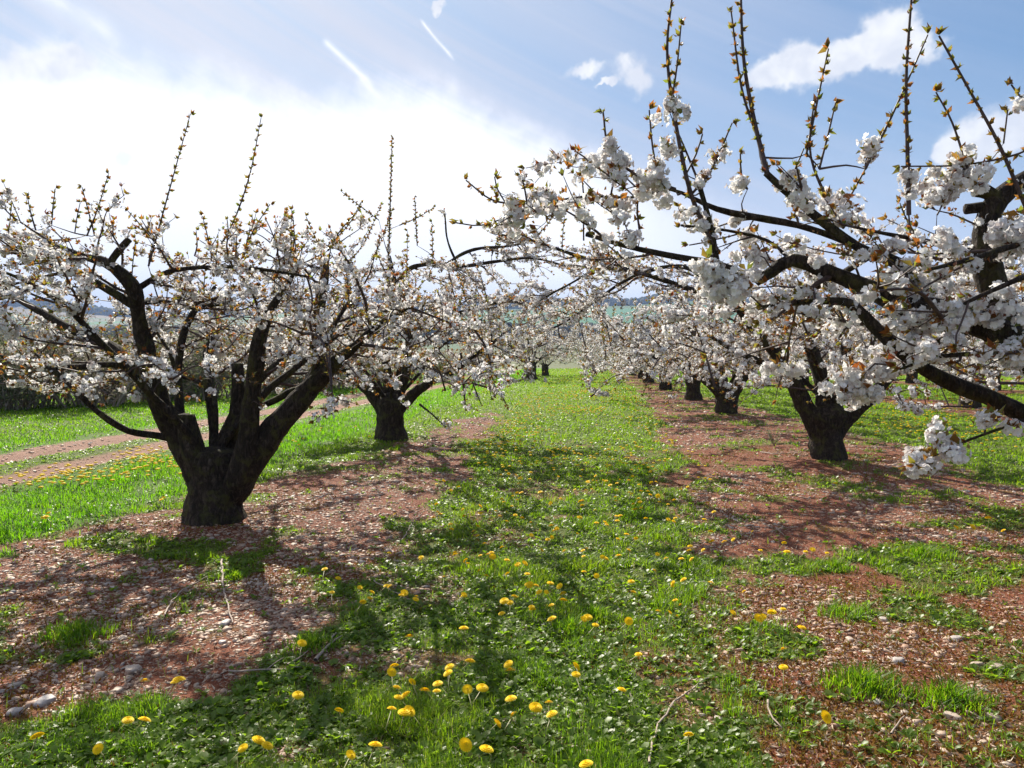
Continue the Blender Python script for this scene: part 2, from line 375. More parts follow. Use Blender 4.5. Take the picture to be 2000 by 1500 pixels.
MAT = {k: material(k, f) for k, f in dict(bark=m_bark, twig=m_twig, blossom=m_blossom, buds=m_buds, young_leaf=m_young, grass=m_grass, weed=m_weed, moss=m_moss, pebble=m_pebble,
       straw=m_straw, dandelion=m_yellow, stem=m_stem, deadwood=m_deadwood, shrub=m_shrub, far_wood=m_wood, ground=m_ground).items()}

# ------------------------------------------------------------------ the ground, one sheet
def build_ground():
    R = np.concatenate([[0.02, 0.6, 1.2, 1.8], 2.2*np.exp(np.arange(0, 880)*0.0092)])
    R = R[R < 6500]
    th = np.concatenate([np.linspace(-180, -62, 40, endpoint=False), np.linspace(-62, 58, 760, endpoint=False), np.linspace(58, 180, 41)[:-1]])
    th = np.radians(th - 5.6*0); nt = len(th)
    RR, TT = np.meshgrid(R, th, indexing='ij')
    X = RR*np.sin(TT); Y = RR*np.cos(TT); Z = height(X, Y)
    V = np.stack([X, Y, Z], -1).reshape(-1, 3)
    i = np.arange(len(R)-1)[:, None]; j = np.arange(nt)[None, :]; jn = (j+1) % nt
    Fc = np.stack([i*nt+j, (i+1)*nt+j, (i+1)*nt+jn, i*nt+jn], -1).reshape(-1, 4)[:, ::-1]
    x, y = V[:, 0], V[:, 1]
    mask = np.stack([soilmask(x, y), rutmask(x, y), lushmask(x, y)], -1)
    far = sstep(y, 14, 45)
    # fields of the valley and the hillside beyond the orchard
    col = np.tile(np.array([0.12, 0.14, 0.05]), (len(x), 1))
    pal = np.array([[0.03, 0.12, 0.045], [0.035, 0.16, 0.05], [0.10, 0.11, 0.06], [0.13, 0.10, 0.065], [0.03, 0.09, 0.03], [0.06, 0.12, 0.03]])
    cell = np.floor(x/260 + 3*vnoise(x*0+2, y/400., 3)).astype(np.int64); band = np.searchsorted([300, 420, 560, 720, 900, 1150, 1350, 1520, 1700, 1900, 2100], y)
    idx = (_h(cell, band.astype(np.int64), 0, 5)*6).astype(int) % 6
    col = np.where((y > 420)[:, None], pal[idx], col)
    m = (y > 88) & (y < 170); col[m] = [0.13, 0.11, 0.09]
    m = (y >= 170) & (y < 420); col[m] = [0.13, 0.145, 0.06]
    m = (y > 1180) & (y < 1950) & (np.abs(x+60) < 420); col[m] = [0.03, 0.16, 0.06]
    o = npmesh('ground', *regular(V, Fc, 4), MAT['ground'], smooth=True, attrs=dict(mask=mask, far=far, fieldcol=col))
    tag(o, kind='structure')
build_ground()

# ------------------------------------------------------------------ wood: tubes along polylines
class Tubes:
    def __init__(s): s.V = []; s.F = []; s.n = 0
    def add(s, pts, rad, sides=6, lump=0.0, cap=True):
        pts = np.asarray(pts, float); rad = np.asarray(rad, float); k = len(pts)
        if k < 2: return
        T = np.gradient(pts, axis=0); T /= (np.linalg.norm(T, axis=1, keepdims=True)+1e-9)
        up = np.array([0, 0, 1.0]) if abs(T[0][2]) < 0.8 else np.array([0, 1.0, 0])
        if abs(T[0][2]) >= 0.8 and abs(T[0][1]) > 0.8: up = np.array([1.0, 0, 0])
        N = np.empty_like(T); n = np.cross(T[0], up); n /= np.linalg.norm(n)
        for i in range(k):
            n = n - T[i]*np.dot(n, T[i]); n /= (np.linalg.norm(n)+1e-9); N[i] = n
        B = np.cross(T, N); a = np.arange(sides)*2*pi/sides
        ring = N[:, None, :]*np.cos(a)[None, :, None] + B[:, None, :]*np.sin(a)[None, :, None]
        r = rad[:, None].copy()*np.ones((1, sides))
        if lump > 0:
            q = pts[:, None, :] + ring*rad[:, None, None]
            nz = vnoise(q[..., 0]*7 + q[..., 1]*3, q[..., 2]*5 - q[..., 1]*4, 4) - 0.5
            nz2 = vnoise(q[..., 0]*21 + q[..., 1]*9, q[..., 2]*14 - q[..., 1]*12, 8) - 0.5
            flute = np.sin(a*5 + pts[:, 2:3]*2.0)*0.05
            r = r*(1 + lump*(nz*1.1 + nz2*0.5 + flute))
        v = pts[:, None, :] + ring*r[..., None]
        s.V.append(v.reshape(-1, 3)); i = np.arange(k-1)[:, None]*sides; j = np.arange(sides)[None, :]; jn = (j+1) % sides
        f = np.stack([i+j, i+jn, i+sides+jn, i+sides+j], -1).reshape(-1, 4) + s.n
        s.F.append(f); s.n += k*sides
        if cap:
            c = pts[-1] + T[-1]*rad[-1]*0.25; s.V.append(c[None]); b = s.n - sides
            jj = np.arange(0, sides, 1); s.F.append(np.stack([b+jj, b+(jj+1) % sides, np.full(sides, s.n), np.full(sides, s.n)], -1)); s.n += 1
    def build(s, name, mat, parent, origin, smooth=True):
        if not s.V: return None
        V = np.concatenate(s.V); Fq = np.concatenate(s.F)
        tri = Fq[:, 2] == Fq[:, 3]; q = Fq[~tri]; t3 = Fq[tri][:, :3]
        loops = np.concatenate([q.ravel(), t3.ravel()]); tot = np.concatenate([np.full(len(q), 4), np.full(len(t3), 3)])
        starts = np.concatenate([[0], np.cumsum(tot)[:-1]])
        return npmesh(name, V, loops, starts, tot, mat, parent, smooth, origin=origin)
def spline(P, step=0.06):
    P = np.asarray(P, float); n = len(P)
    Q = np.vstack([2*P[0]-P[1], P, 2*P[-1]-P[-2]]); out = []
    for i in range(n-1):
        L = np.linalg.norm(P[i+1, :3]-P[i, :3]); m = max(2, int(L/step)); t = np.linspace(0, 1, m, endpoint=False)[:, None]
        a, b, c, d = Q[i], Q[i+1], Q[i+2], Q[i+3]
        out.append(0.5*((2*b)+(-a+c)*t+(2*a-5*b+4*c-d)*t*t+(-a+3*b-3*c+d)*t**3))
    out.append(P[-1:]); return np.vstack(out)
def unit(v): return v/(np.linalg.norm(v)+1e-9)

class Tree:
    def __init__(s, base, seed, fine=1.0, keep=None):
        s.base = np.asarray(base, float); s.g = np.random.default_rng(seed); s.fine = fine; s.keep = keep
        s.base[2] = height(s.base[0], s.base[1])
        s.trunk = Tubes(); s.limbs = []; s.twig = Tubes(); s.shoots = []
        s.fc = []; s.fn = []; s.fs = []; s.lp = []; s.ld = []; s.ls = []; s.bp = []; s.LP = []; s.fk = 1.0
    def dist(s): return s.base[1]
    def add_trunk(s, ctrl, lump=0.35):      # ctrl: x y z r
        q = spline(ctrl, 0.05); s.trunk.add(q[:, :3], q[:, 3], 20, lump)
    def flowers(s, c, n, R):
        g = s.g; d = g.normal(size=(n, 3)); d /= np.linalg.norm(d, axis=1, keepdims=True)
        d[:, 2] *= 0.85
        rr = R*(0.35+0.68*g.random(n)**.7)[:, None]
        s.fc.append(c + d*rr); s.fn.append(d + g.normal(size=(n, 3))*0.25 + np.array([0, 0, -0.1])); s.fs.append(s.fk*0.0155*(0.8+0.45*g.random(n)))
    def leaves(s, c, d, n, size, spread=0.7):
        g = s.g; q = d[None] + g.normal(size=(n, 3))*spread; q /= np.linalg.norm(q, axis=1, keepdims=True)
        s.lp.append(c + q*size*0.1); s.ld.append(q); s.ls.append(size*(0.6+0.7*g.random(n)))
    def cluster(s, c, big=1.0, leafy=0.5, d=None):
        g = s.g
        s.bp.append(np.asarray(c)); n = int((5+14*g.random()**1.2)*s.fine*big); s.flowers(np.asarray(c), max(3, n), 0.036*big**0.5*(0.8+0.5*g.random()))
        if g.random() < leafy: s.leaves(np.asarray(c), unit((d if d is not None else np.array([0, 0, 1.]))*0.8+np.array([0, 0, 0.6])), 3+int(4*g.random()), 0.038)
    def walk(s, p, d, L, droop=0.0, wob=0.25, step=0.055):
        g = s.g; n = max(3, int(L/step)); P = [np.array(p, float)]; d = unit(np.array(d, float))
        for k in range(n):
            d = unit(d + g.normal(size=3)*wob*0.35 + np.array([0, 0, droop])*0.1); P.append(P[-1] + d*(L/n))
        return np.array(P), d
    def twigs(s, P, r0, length, dens, bloom, leafp, level=1, up=0.15):
        """side twigs along polyline P, carrying spurs with blossom"""
        g = s.g; seg = np.linalg.norm(np.diff(P, axis=0), axis=1); L = seg.sum(); cum = np.concatenate([[0], np.cumsum(seg)])
        n = int(L*dens)
        for k in range(n):
            t = g.random()**0.8*L; i = min(len(P)-2, int(np.searchsorted(cum, t))-1 if t > 0 else 0); i = max(i, 0)
            p = P[i] + (P[i+1]-P[i])*((t-cum[i])/(seg[i]+1e-9)); T = unit(P[i+1]-P[i])
            side = g.normal(size=3); side -= T*np.dot(side, T); side = unit(side); side[2] = side[2]*0.7+up
            out = p - s.base; out[2] = 0; out = unit(out)
            d = unit(side + T*0.6 + out*0.35)
            l = length*(0.45+0.9*g.random())
            if p[2] + d[2]*l < 0.85: d[2] = abs(d[2])*0.5
            if p[2] + d[2]*l > 3.0: d[2] *= 0.25
            Q, dd = s.walk(p, d, l, droop=0.25 if g.random() < 0.6 else -0.4)
            rr = min(r0, 0.0035+0.009*l)
            s.twig.add(Q, np.linspace(rr, max(0.0018, rr*0.35), len(Q)), 4 if level else 5, 0, False)
            if level > 0: s.twigs(Q, rr, length*0.45, 5.5, bloom, leafp, level-1)
            s.spurs(Q, bloom*(1.0 if level == 0 else 0.75), leafp, dd)
    def spurs(s, Q, bloom, leafp, dd=None, gap=0.075):
        g = s.g
        bloom = bloom*(0.45 if fbm(Q[-1][0]*1.7, Q[-1][1]*1.7+Q[-1][2]*2.3, 1.0, 2, 91) < 0.40 else 1.15)
        T = unit(Q[-1]-Q[0])
        L = np.linalg.norm(np.diff(Q, axis=0), axis=1).sum(); n = int(L/gap)
        for k in range(n):
            p = Q[int((0.2+0.8*(k+0.7*g.random())/max(n, 1))*(len(Q)-1)) if n else -1]
            p = p + g.normal(size=3)*0.014
            a = g.random()
            if a < bloom: s.cluster(p, 0.8+0.9*g.random()**2, leafp, T)
            elif a < bloom+0.35: s.leaves(p, unit(T+np.array([0, 0, 0.7])), 3, 0.026); s.bp.append(p)
        s.leaves(Q[-1], unit((dd if dd is not None else T)+np.array([0, 0, 0.3])), 6, 0.036, 0.4)
    def limb(s, ctrl, sec=5.0, seclen=0.75, tstart=0.4, lump=0.28, bloom=0.62, leafp=0.55, sides=12, twig_dens=4.5, endcut=False, label=None):
        g = s.g; ctrl = [list(c) for c in ctrl]; c0 = ctrl[0]
        if math.hypot(c0[0]-s.base[0], c0[1]-s.base[1]) < .3 and c0[2] < s.base[2]+1.2:
            ax = [s.base[0]+.25*(c0[0]-s.base[0]), s.base[1]+.25*(c0[1]-s.base[1]), max(c0[2]-.28, s.base[2]+.05), min(.09, c0[3]*.5)]; c0[3] = min(c0[3], .13); ctrl = [ax] + ctrl
        q = spline(ctrl, 0.055); P = q[:, :3]; r = np.maximum(q[:, 3], 0.003)
        w = np.stack([vnoise(P[:, 2]*4+P[:, 0]*2, P[:, 1]*3, 71+k)-0.5 for k in range(3)], 1)*np.minimum(r*0.7, 0.03)[:, None]
        P = P + w; tb = Tubes(); tb.add(P, r, sides if r[0] > 0.05 else 8, lump); s.limbs.append((tb, label))
        s.LP.append(P[int(len(P)*0.3):])
        n = len(P); i0 = int(n*tstart); L = np.linalg.norm(np.diff(P[i0:], axis=0), axis=1).sum()
        for k in range(int(L*sec+0.5)):
            i = i0 + int(g.random()*(n-1-i0)); T = unit(P[min(i+1, n-1)]-P[i-1])
            out = P[i]-s.base; out[2] = 0; out = unit(out)
            side = g.normal(size=3); side -= T*np.dot(side, T); side = unit(side); side[2] *= 0.45
            d = unit(side*1.0 + out*0.5 + T*0.3 + np.array([0, 0, 0.10]))
            l = seclen*(0.5+0.9*g.random()); top = 2.75
            if P[i][2]+d[2]*l > top: d[2] = (top-P[i][2])/l*0.5
            if P[i][2]+d[2]*l < 1.15: d[2] = 0.15
            Q, dd = s.walk(P[i], d, l, droop=0.1, wob=0.3)
            r1 = min(r[i]*0.6, 0.008+0.012*l); s.twig.add(Q, np.linspace(r1, 0.0035, len(Q)), 6, 0.15, False)
            s.twigs(Q, r1*0.5, 0.26, twig_dens*1.5, bloom, leafp, 1)
            s.spurs(Q, bloom*0.7, leafp, dd, 0.085)
        s.twigs(P[i0:], 0.008, 0.30, twig_dens*0.8, bloom, leafp, 1)
        if not endcut: s.spurs(P[int(n*0.7):], bloom, leafp)
        return P
    def connect(s, tgt, r=0.006, pull=0.25):
        A = np.vstack(s.LP); d = np.linalg.norm(A-tgt, axis=1) + 0.6*np.maximum(0, A[:, 2]-tgt[2]); p = A[int(np.argmin(d))]
        v = tgt-p; L = np.linalg.norm(v); m = (p+tgt)/2 + np.array([0, 0, pull*L*0.5]) + s.g.normal(size=3)*L*0.08
        Q = spline(np.array([p, m, tgt]), 0.06); s.twig.add(Q, np.linspace(min(0.02, r+0.008*L), r*0.55, len(Q)), 6, 0.15, False); s.LP.append(Q[len(Q)//3:])
        return Q
    def fill(s, n, R, zlo, zhi, bloom=0.68, leafp=0.55, dens=5.5, ok=None):
        """spread side branches so that the whole bowl of the crown carries twigs"""
        g = s.g; k = 0; tries = 0
        while k < n and tries < n*30:
            tries += 1
            a = g.random()*6.28; r = R*math.sqrt(0.04+0.96*g.random()); z = g.uniform(zlo + 0.25*(r < R*.4), zhi - 0.35*(r/R)**2)
            t = s.base + np.array([sin(a)*r, cos(a)*r, z])
            if ok and not ok(t): continue
            k += 1; Q = s.connect(t, 0.006, g.uniform(-.1, .5)); s.twigs(Q[len(Q)//4:], 0.006, 0.30, dens, bloom, leafp, 1, 0.0); s.spurs(Q[len(Q)//3:], bloom, leafp)
    def shoot(s, ctrl, r0=0.009, name=None, bloom=0, tip=0.0035):
        bsz = 0.9 + 0.045*s.base[1]
        """upright one year shoot with opening leaf buds"""
        g = s.g; ctrl = [np.asarray(c, float) for c in ctrl]
        if s.LP and np.min(np.linalg.norm(np.vstack(s.LP)-ctrl[0], axis=1)) > .04: s.connect(ctrl[0], r0*.6, -.15)
        P = spline(ctrl, 0.04)[:, :3]; n = len(P)
        tb = Tubes(); tb.add(P, np.linspace(r0, tip, n), 6, 0.1, False)
        lp, ld, ls = [], [], []; L = np.linalg.norm(np.diff(P, axis=0), axis=1).sum(); m = int(L/0.033); phi = g.random()*6
        for k in range(2, m+1):
            i = min(n-1, max(0, int((k+g.uniform(-.4, .4)*(k < m))/m*(n-1)))); T = unit(P[min(i+1, n-1)]-P[max(i-1, 0)]); phi += 2.4
            a = unit(np.cross(T, [0.3, 1, 0.1])); b = np.cross(T, a); d = unit(a*cos(phi)+b*sin(phi)+T*0.9)
            nn = 5 if k < m else 9
            for _ in range(nn):
                dq = unit(d + g.normal(size=3)*0.38); lp.append(P[i]+d*0.004); ld.append(dq); ls.append(bsz*((0.028 if s.base[1] < 5 else .034) if k < m else 0.038)*(0.6+0.7*g.random()))
            if g.random() < .12: continue
            if bloom and k < m*bloom and g.random() < 0.65: s.cluster(P[i]+d*0.02, 1.0, 0.5)
        s.shoots.append((tb, np.array(lp), np.array(ld), np.array(ls)))
    def finish(s, name, label, cat='cherry tree', group=None):
        root = empty(name, s.base, label, cat, group); s.root = root
        s.trunk.build('trunk', MAT['bark'], root, s.base)
        for tb, lb in s.limbs:
            o = tb.build('limb', MAT['bark'], root, s.base)
            if lb: o['label'] = lb
        s.twig.build('twigs', MAT['twig'], root, s.base)
        if s.fc:
            c = np.concatenate(s.fc); nn = np.concatenate(s.fn); sz = np.concatenate(s.fs)
            if s.keep: k = s.keep(c); c, nn, sz = c[k], nn[k], sz[k]
            o = npmesh('blossom', *petals(c, nn, sz, s.g), parent=root, mat=MAT['blossom'], origin=None) if False else petal_object(c, nn, sz, s.g, root, s.base)
        if s.bp:
            bp = np.repeat(np.array(s.bp), 4, 0); m = len(bp); bp = bp + s.g.normal(size=bp.shape)*.017
            leaf_object('buds', bp, s.g.normal(size=(m, 3))+[0, 0, .4], (.014+.014*s.g.random(m))*(1+.02*s.base[1]), s.g, MAT['buds'], root, s.base, 0, .3)
        if s.lp:
            leaf_object('leaves', np.concatenate(s.lp), np.concatenate(s.ld), np.concatenate(s.ls), s.g, MAT['young_leaf'], root, s.base)
        for tb, lp, ld, ls in s.shoots:
            o = tb.build('shoot', MAT['twig'], root, s.base)
            if len(lp): leaf_object('leaves', lp, ld, ls, s.g, MAT['young_leaf'], o, s.base, 0.25)
        return root

def petal_object(c, nrm, sz, g, parent, origin):
    n = len(c); nrm = nrm/np.linalg.norm(nrm, axis=1, keepdims=True)
    h = np.where(np.abs(nrm[:, 2:3]) < 0.8, np.array([[0, 0, 1.]]), np.array([[1., 0, 0]]))
    u = np.cross(nrm, h); u /= np.linalg.norm(u, axis=1, keepdims=True); v = np.cross(nrm, u)
    ph = g.random(n)*6.28; Vs = []
    for k in range(5):
        a = ph + k*2*pi/5 + g.normal(size=n)*0.12
        d = u*np.cos(a)[:, None] + v*np.sin(a)[:, None]; t = -u*np.sin(a)[:, None] + v*np.cos(a)[:, None]
        cup = (0.25+0.6*g.random(n))[:, None]; S = sz[:, None]
        e1 = d*0.5 + nrm*cup*0.25; e2 = d*0.98 + nrm*cup*0.7
        Vs.append(np.stack([c, c+S*(e1+t*0.5), c+S*(e2+t*0.38), c+S*(e2-t*0.38+nrm*0.05), c+S*(e1-t*0.5)], 1))
    V = np.stack(Vs, 1).reshape(-1, 3); m = n*5
    rnd = np.repeat(g.random(n), 25)
    o = npmesh('blossom', V, np.arange(m*5), np.arange(m)*5, np.full(m, 5), MAT['blossom'], parent, False, dict(rnd=rnd), origin)
    return o
def leaf_object(name, p, d, sz, g, mat, parent, origin, rmin=0.0, width=0.26, rnd=None, extra=None, bend=0.25):
    n = len(p); d = d/np.linalg.norm(d, axis=1, keepdims=True); q = g.normal(size=(n, 3)); t = np.cross(d, q); t /= np.linalg.norm(t, axis=1, keepdims=True)
    nn = np.cross(t, d); S = sz[:, None]
    fold = nn*0.10
    V = np.stack([p, p+S*(d*0.42+t*width+fold), p+S*(d-nn*bend), p+S*(d*0.42-t*width+fold), p+S*(d*0.5)], 1).reshape(-1, 3)
    b = (np.arange(n)*5)[:, None]
    Fc = np.stack([b+0, b+1, b+4, b+1, b+2, b+4, b+2, b+3, b+4, b+3, b+0, b+4], -1).reshape(-1, 3)
    if rnd is None: rnd = rmin + (1-rmin)*g.random(n)
    at_ = dict(rnd=np.repeat(rnd, 5))
    if extra is not None: at_['lush'] = np.repeat(extra, 5)
    return npmesh(name, *regular(V, Fc, 3), mat, parent, False, at_, origin)

# pixel drawn limb: list of (px, py, dy, half width in px)
LW = 1.0
def px(base, lst, first=None):
    out = []
    for a, b, dy, w in lst:
        Y = base[1]+dy; p = at(a, b, Y); out.append([*p, w*LW/F*Y])
    return out
def auto_limb(base, az, h0, reach, top, r0, g, dip=0.0):
    s_, c_ = sin(az), cos(az); o = base
    a = az + g.uniform(-.3, .3); k = reach
    pts = [(0.05, h0-0.28, r0), (0.28*k*0.6, h0+0.15, r0*0.85), (0.42*k, h0+0.55*(top-h0), r0*0.62), (0.62*k, h0+0.85*(top-h0), r0*0.45), (0.82*k, top, r0*0.28), (k, top+0.1-dip, r0*0.14)]
    res = []
    for i, (r, z, w) in enumerate(pts):
        b = az + (a-az)*i/5 + g.uniform(-.08, .08)*(i > 1); res.append([o[0]+sin(b)*r, o[1]+cos(b)*r, z, w])
    return res

def rand_shoots(T, n, lo=0.35, hi=0.9, z0=2.0, R=2.2):
    g = T.g
    for k in range(n):
        A = np.vstack(T.LP); A = A[(A[:, 2] > z0-.3) & (A[:, 2] < z0+.7)]
        if len(A) == 0: continue
        b = A[int(g.random()*len(A))]
        l = g.uniform(lo, hi); lean = g.normal(size=2)*0.18
        T.shoot([b, b+[lean[0]*l*0.4, lean[1]*l*0.4, l*0.5], b+[lean[0]*l, lean[1]*l, l]], 0.006)

# ---- the nearest left tree
def tree_a():
    global LW
    T = Tree(BA, 11, .9); B = T.base; LW = .76
    T.add_trunk([[*at(421, 1050, B[1]), .30], [*at(421, 1022, B[1]), .285], [*at(420, 985, B[1]), .25], [*at(419, 940, B[1]), .225], [*at(420, 905, B[1]), .235], [*at(422, 880, B[1]), .19]])
    L = lambda *a, **k: T.limb(px(B, a), **k)
    L((400, 960, 0, 36), (372, 895, 0, 40), (338, 840, -.05, 34), (308, 775, -.15, 28), (287, 700, -.28, 24), (270, 625, -.4, 20), (262, 570, -.5, 19), (235, 535, -.58, 18), (205, 512, -.62, 15), (160, 500, -.6, 9), (90, 470, -.5, 4), tstart=.5)
    T.limb(px(B, [(208, 522, -.62, 12), (228, 492, -.65, 10), (252, 466, -.65, 9)]), sec=0, twig_dens=1, endcut=True, label='thick pruned stub of a limb')
    T.limb(px(B, [(395, 930, -.1, 30), (372, 870, -.12, 30), (362, 820, -.13, 27), (361, 812, -.13, 25)]), sec=0, twig_dens=0, endcut=True, label='broad sawn off stub with a flat cut top')
    L((424, 910, .05, 14), (418, 860, .1, 11), (409, 800, .1, 11), (404, 742, .1, 12), sec=0, twig_dens=1, endcut=True, label='thin upright dead stub')
    L((404, 752, .1, 7), (375, 742, .1, 6), (345, 730, .1, 6), (332, 690, .15, 5), (300, 640, .25, 3.5), tstart=.5, sec=3)
    L((362, 868, 0, 13), (350, 815, .12, 14), (345, 740, .3, 12), (352, 690, .4, 11), (372, 620, .6, 8), (420, 560, .8, 5), tstart=.5)
    L((436, 930, .1, 22), (452, 850, .2, 18), (463, 780, .25, 18), (465, 712, .3, 15), sec=0, twig_dens=1, endcut=True, label='upright cut stub')
    L((462, 930, -.1, 30), (484, 860, -.1, 26), (492, 780, -.15, 23), (500, 700, -.2, 22), (512, 650, -.2, 18), (532, 600, -.15, 12), (560, 560, -.1, 7), (580, 520, 0, 4), tstart=.6)
    L((455, 960, 0, 40), (500, 885, 0, 37), (555, 815, .05, 31), (600, 765, .1, 26), (622, 720, .15, 19), (617, 660, .2, 16), (628, 590, .2, 14), (636, 520, .3, 11), (632, 505, .3, 9), tstart=.5)
    L((590, 772, .1, 25), (630, 735, .1, 24), (665, 700, .1, 18), (700, 672, 0, 13), (745, 630, -.1, 8), (800, 600, -.3, 4), tstart=.4)
    L((500, 800, .1, 8), (560, 770, .2, 10), (600, 745, .3, 9), (650, 640, .5, 7), (700, 560, .8, 4), tstart=.3)
    L((345, 862, 0, 11), (312, 852, -.12, 10), (265, 846, -.2, 9), (235, 835, -.3, 9), (185, 800, -.4, 8), (140, 752, -.5, 7), (95, 715, -.5, 6), (70, 690, -.5, 3), tstart=.75, sec=3, label='low limb bowing down to the left')
    L((290, 725, -.2, 10), (222, 712, -.3, 9), (150, 718, -.4, 9), (80, 712, -.5, 9), (10, 698, -.6, 8), (-80, 690, -.7, 6), tstart=.3, sec=4)
    L((296, 745, -.2, 19), (245, 700, .1, 19), (190, 665, .2, 16), (130, 640, .2, 12), (60, 600, .3, 9), (-20, 560, .3, 6), (-120, 540, .3, 4), tstart=.3)
    L((266, 600, -.42, 13), (200, 560, -.55, 10), (140, 530, -.6, 8), (60, 500, -.7, 6), (-60, 480, -.7, 4), tstart=.2)
    L((266, 565, -.45, 8), (330, 530, -.4, 7), (420, 520, -.4, 6), (500, 525, -.5, 5), (600, 540, -.6, 3), tstart=.1)
    L((266, 590, -.42, 9), (310, 590, 0, 8), (380, 600, .5, 7), (450, 590, .6, 5), tstart=.1)
    # limbs reaching away and towards the camera
    g = T.g
    for az, rch in ((radians(8), 2.6), (radians(40), 2.6), (radians(-30), 2.5)):
        T.limb(auto_limb(B, az, 1.0, rch, 2.1, .045, g), tstart=.35)
    for az, rch in ((radians(215), 2.1),):
        T.limb(auto_limb(B, az, .85, rch, 2.15, .045, g), tstart=.4, sec=4)
    T.fill(120, 2.95, 1.12, 2.15, .6, ok=lambda t: t[1] > B[1]-1.5+.5*(t[0] < B[0]-1))
    S = lambda *a, **k: T.shoot([at(x, y, B[1]+dy) for x, y, dy in a], **k)
    S((290, 520, 0), (320, 410, 0), (345, 320, 0), (372, 222, 0), r0=.010)
    S((415, 505, 0), (455, 435, 0), (488, 340, 0), (510, 230, 0), r0=.010)
    S((170, 460, 0), (190, 410, 0), (212, 340, 0)); S((185, 460, 0), (172, 410, 0), (160, 365, 0)); S((100, 440, 0), (104, 400, 0), (108, 368, 0)); S((70, 450, 0), (60, 415, 0), (53, 382, 0))
    S((470, 510, 0), (495, 450, 0), (528, 398, 0)); S((475, 505, 0), (485, 460, 0), (493, 425, 0)); S((415, 510, 0), (405, 460, 0), (395, 420, 0)); S((540, 500, 0), (550, 460, 0), (556, 425, 0), r0=.009)
    S((300, 470, 0), (275, 440, 0), (250, 412, 0)); S((640, 490, 0), (665, 450, 0), (700, 410, .2)); S((565, 500, 0), (575, 470, 0), (560, 445, 0)); S((380, 500, 0), (385, 480, 0), (383, 450, 0))
    rand_shoots(T, 10, .25, .5, 2.3, 2.2)
    for x, y, k in ((262, 775, 2.6), (240, 760, 1.6), (285, 755, 1.6), (110, 755, 1.4), (130, 748, 1.2), (250, 705, 2), (270, 690, 2), (262, 665, 1.6), (90, 430, 1.4), (345, 735, 1.5), (410, 700, 2), (513, 795, .9)):
        T.connect(at(x, y, B[1]-.35), .004); T.cluster(at(x, y, B[1]-.35), k, .8); T.leaves(at(x, y-10, B[1]-.35), np.array([0, -.2, 1.]), 5, .045)
    return T.finish('cherry_tree', 'old cherry tree nearest on the left, thick dark trunk splitting low into many limbs', group='blossoming cherry trees of the orchard')
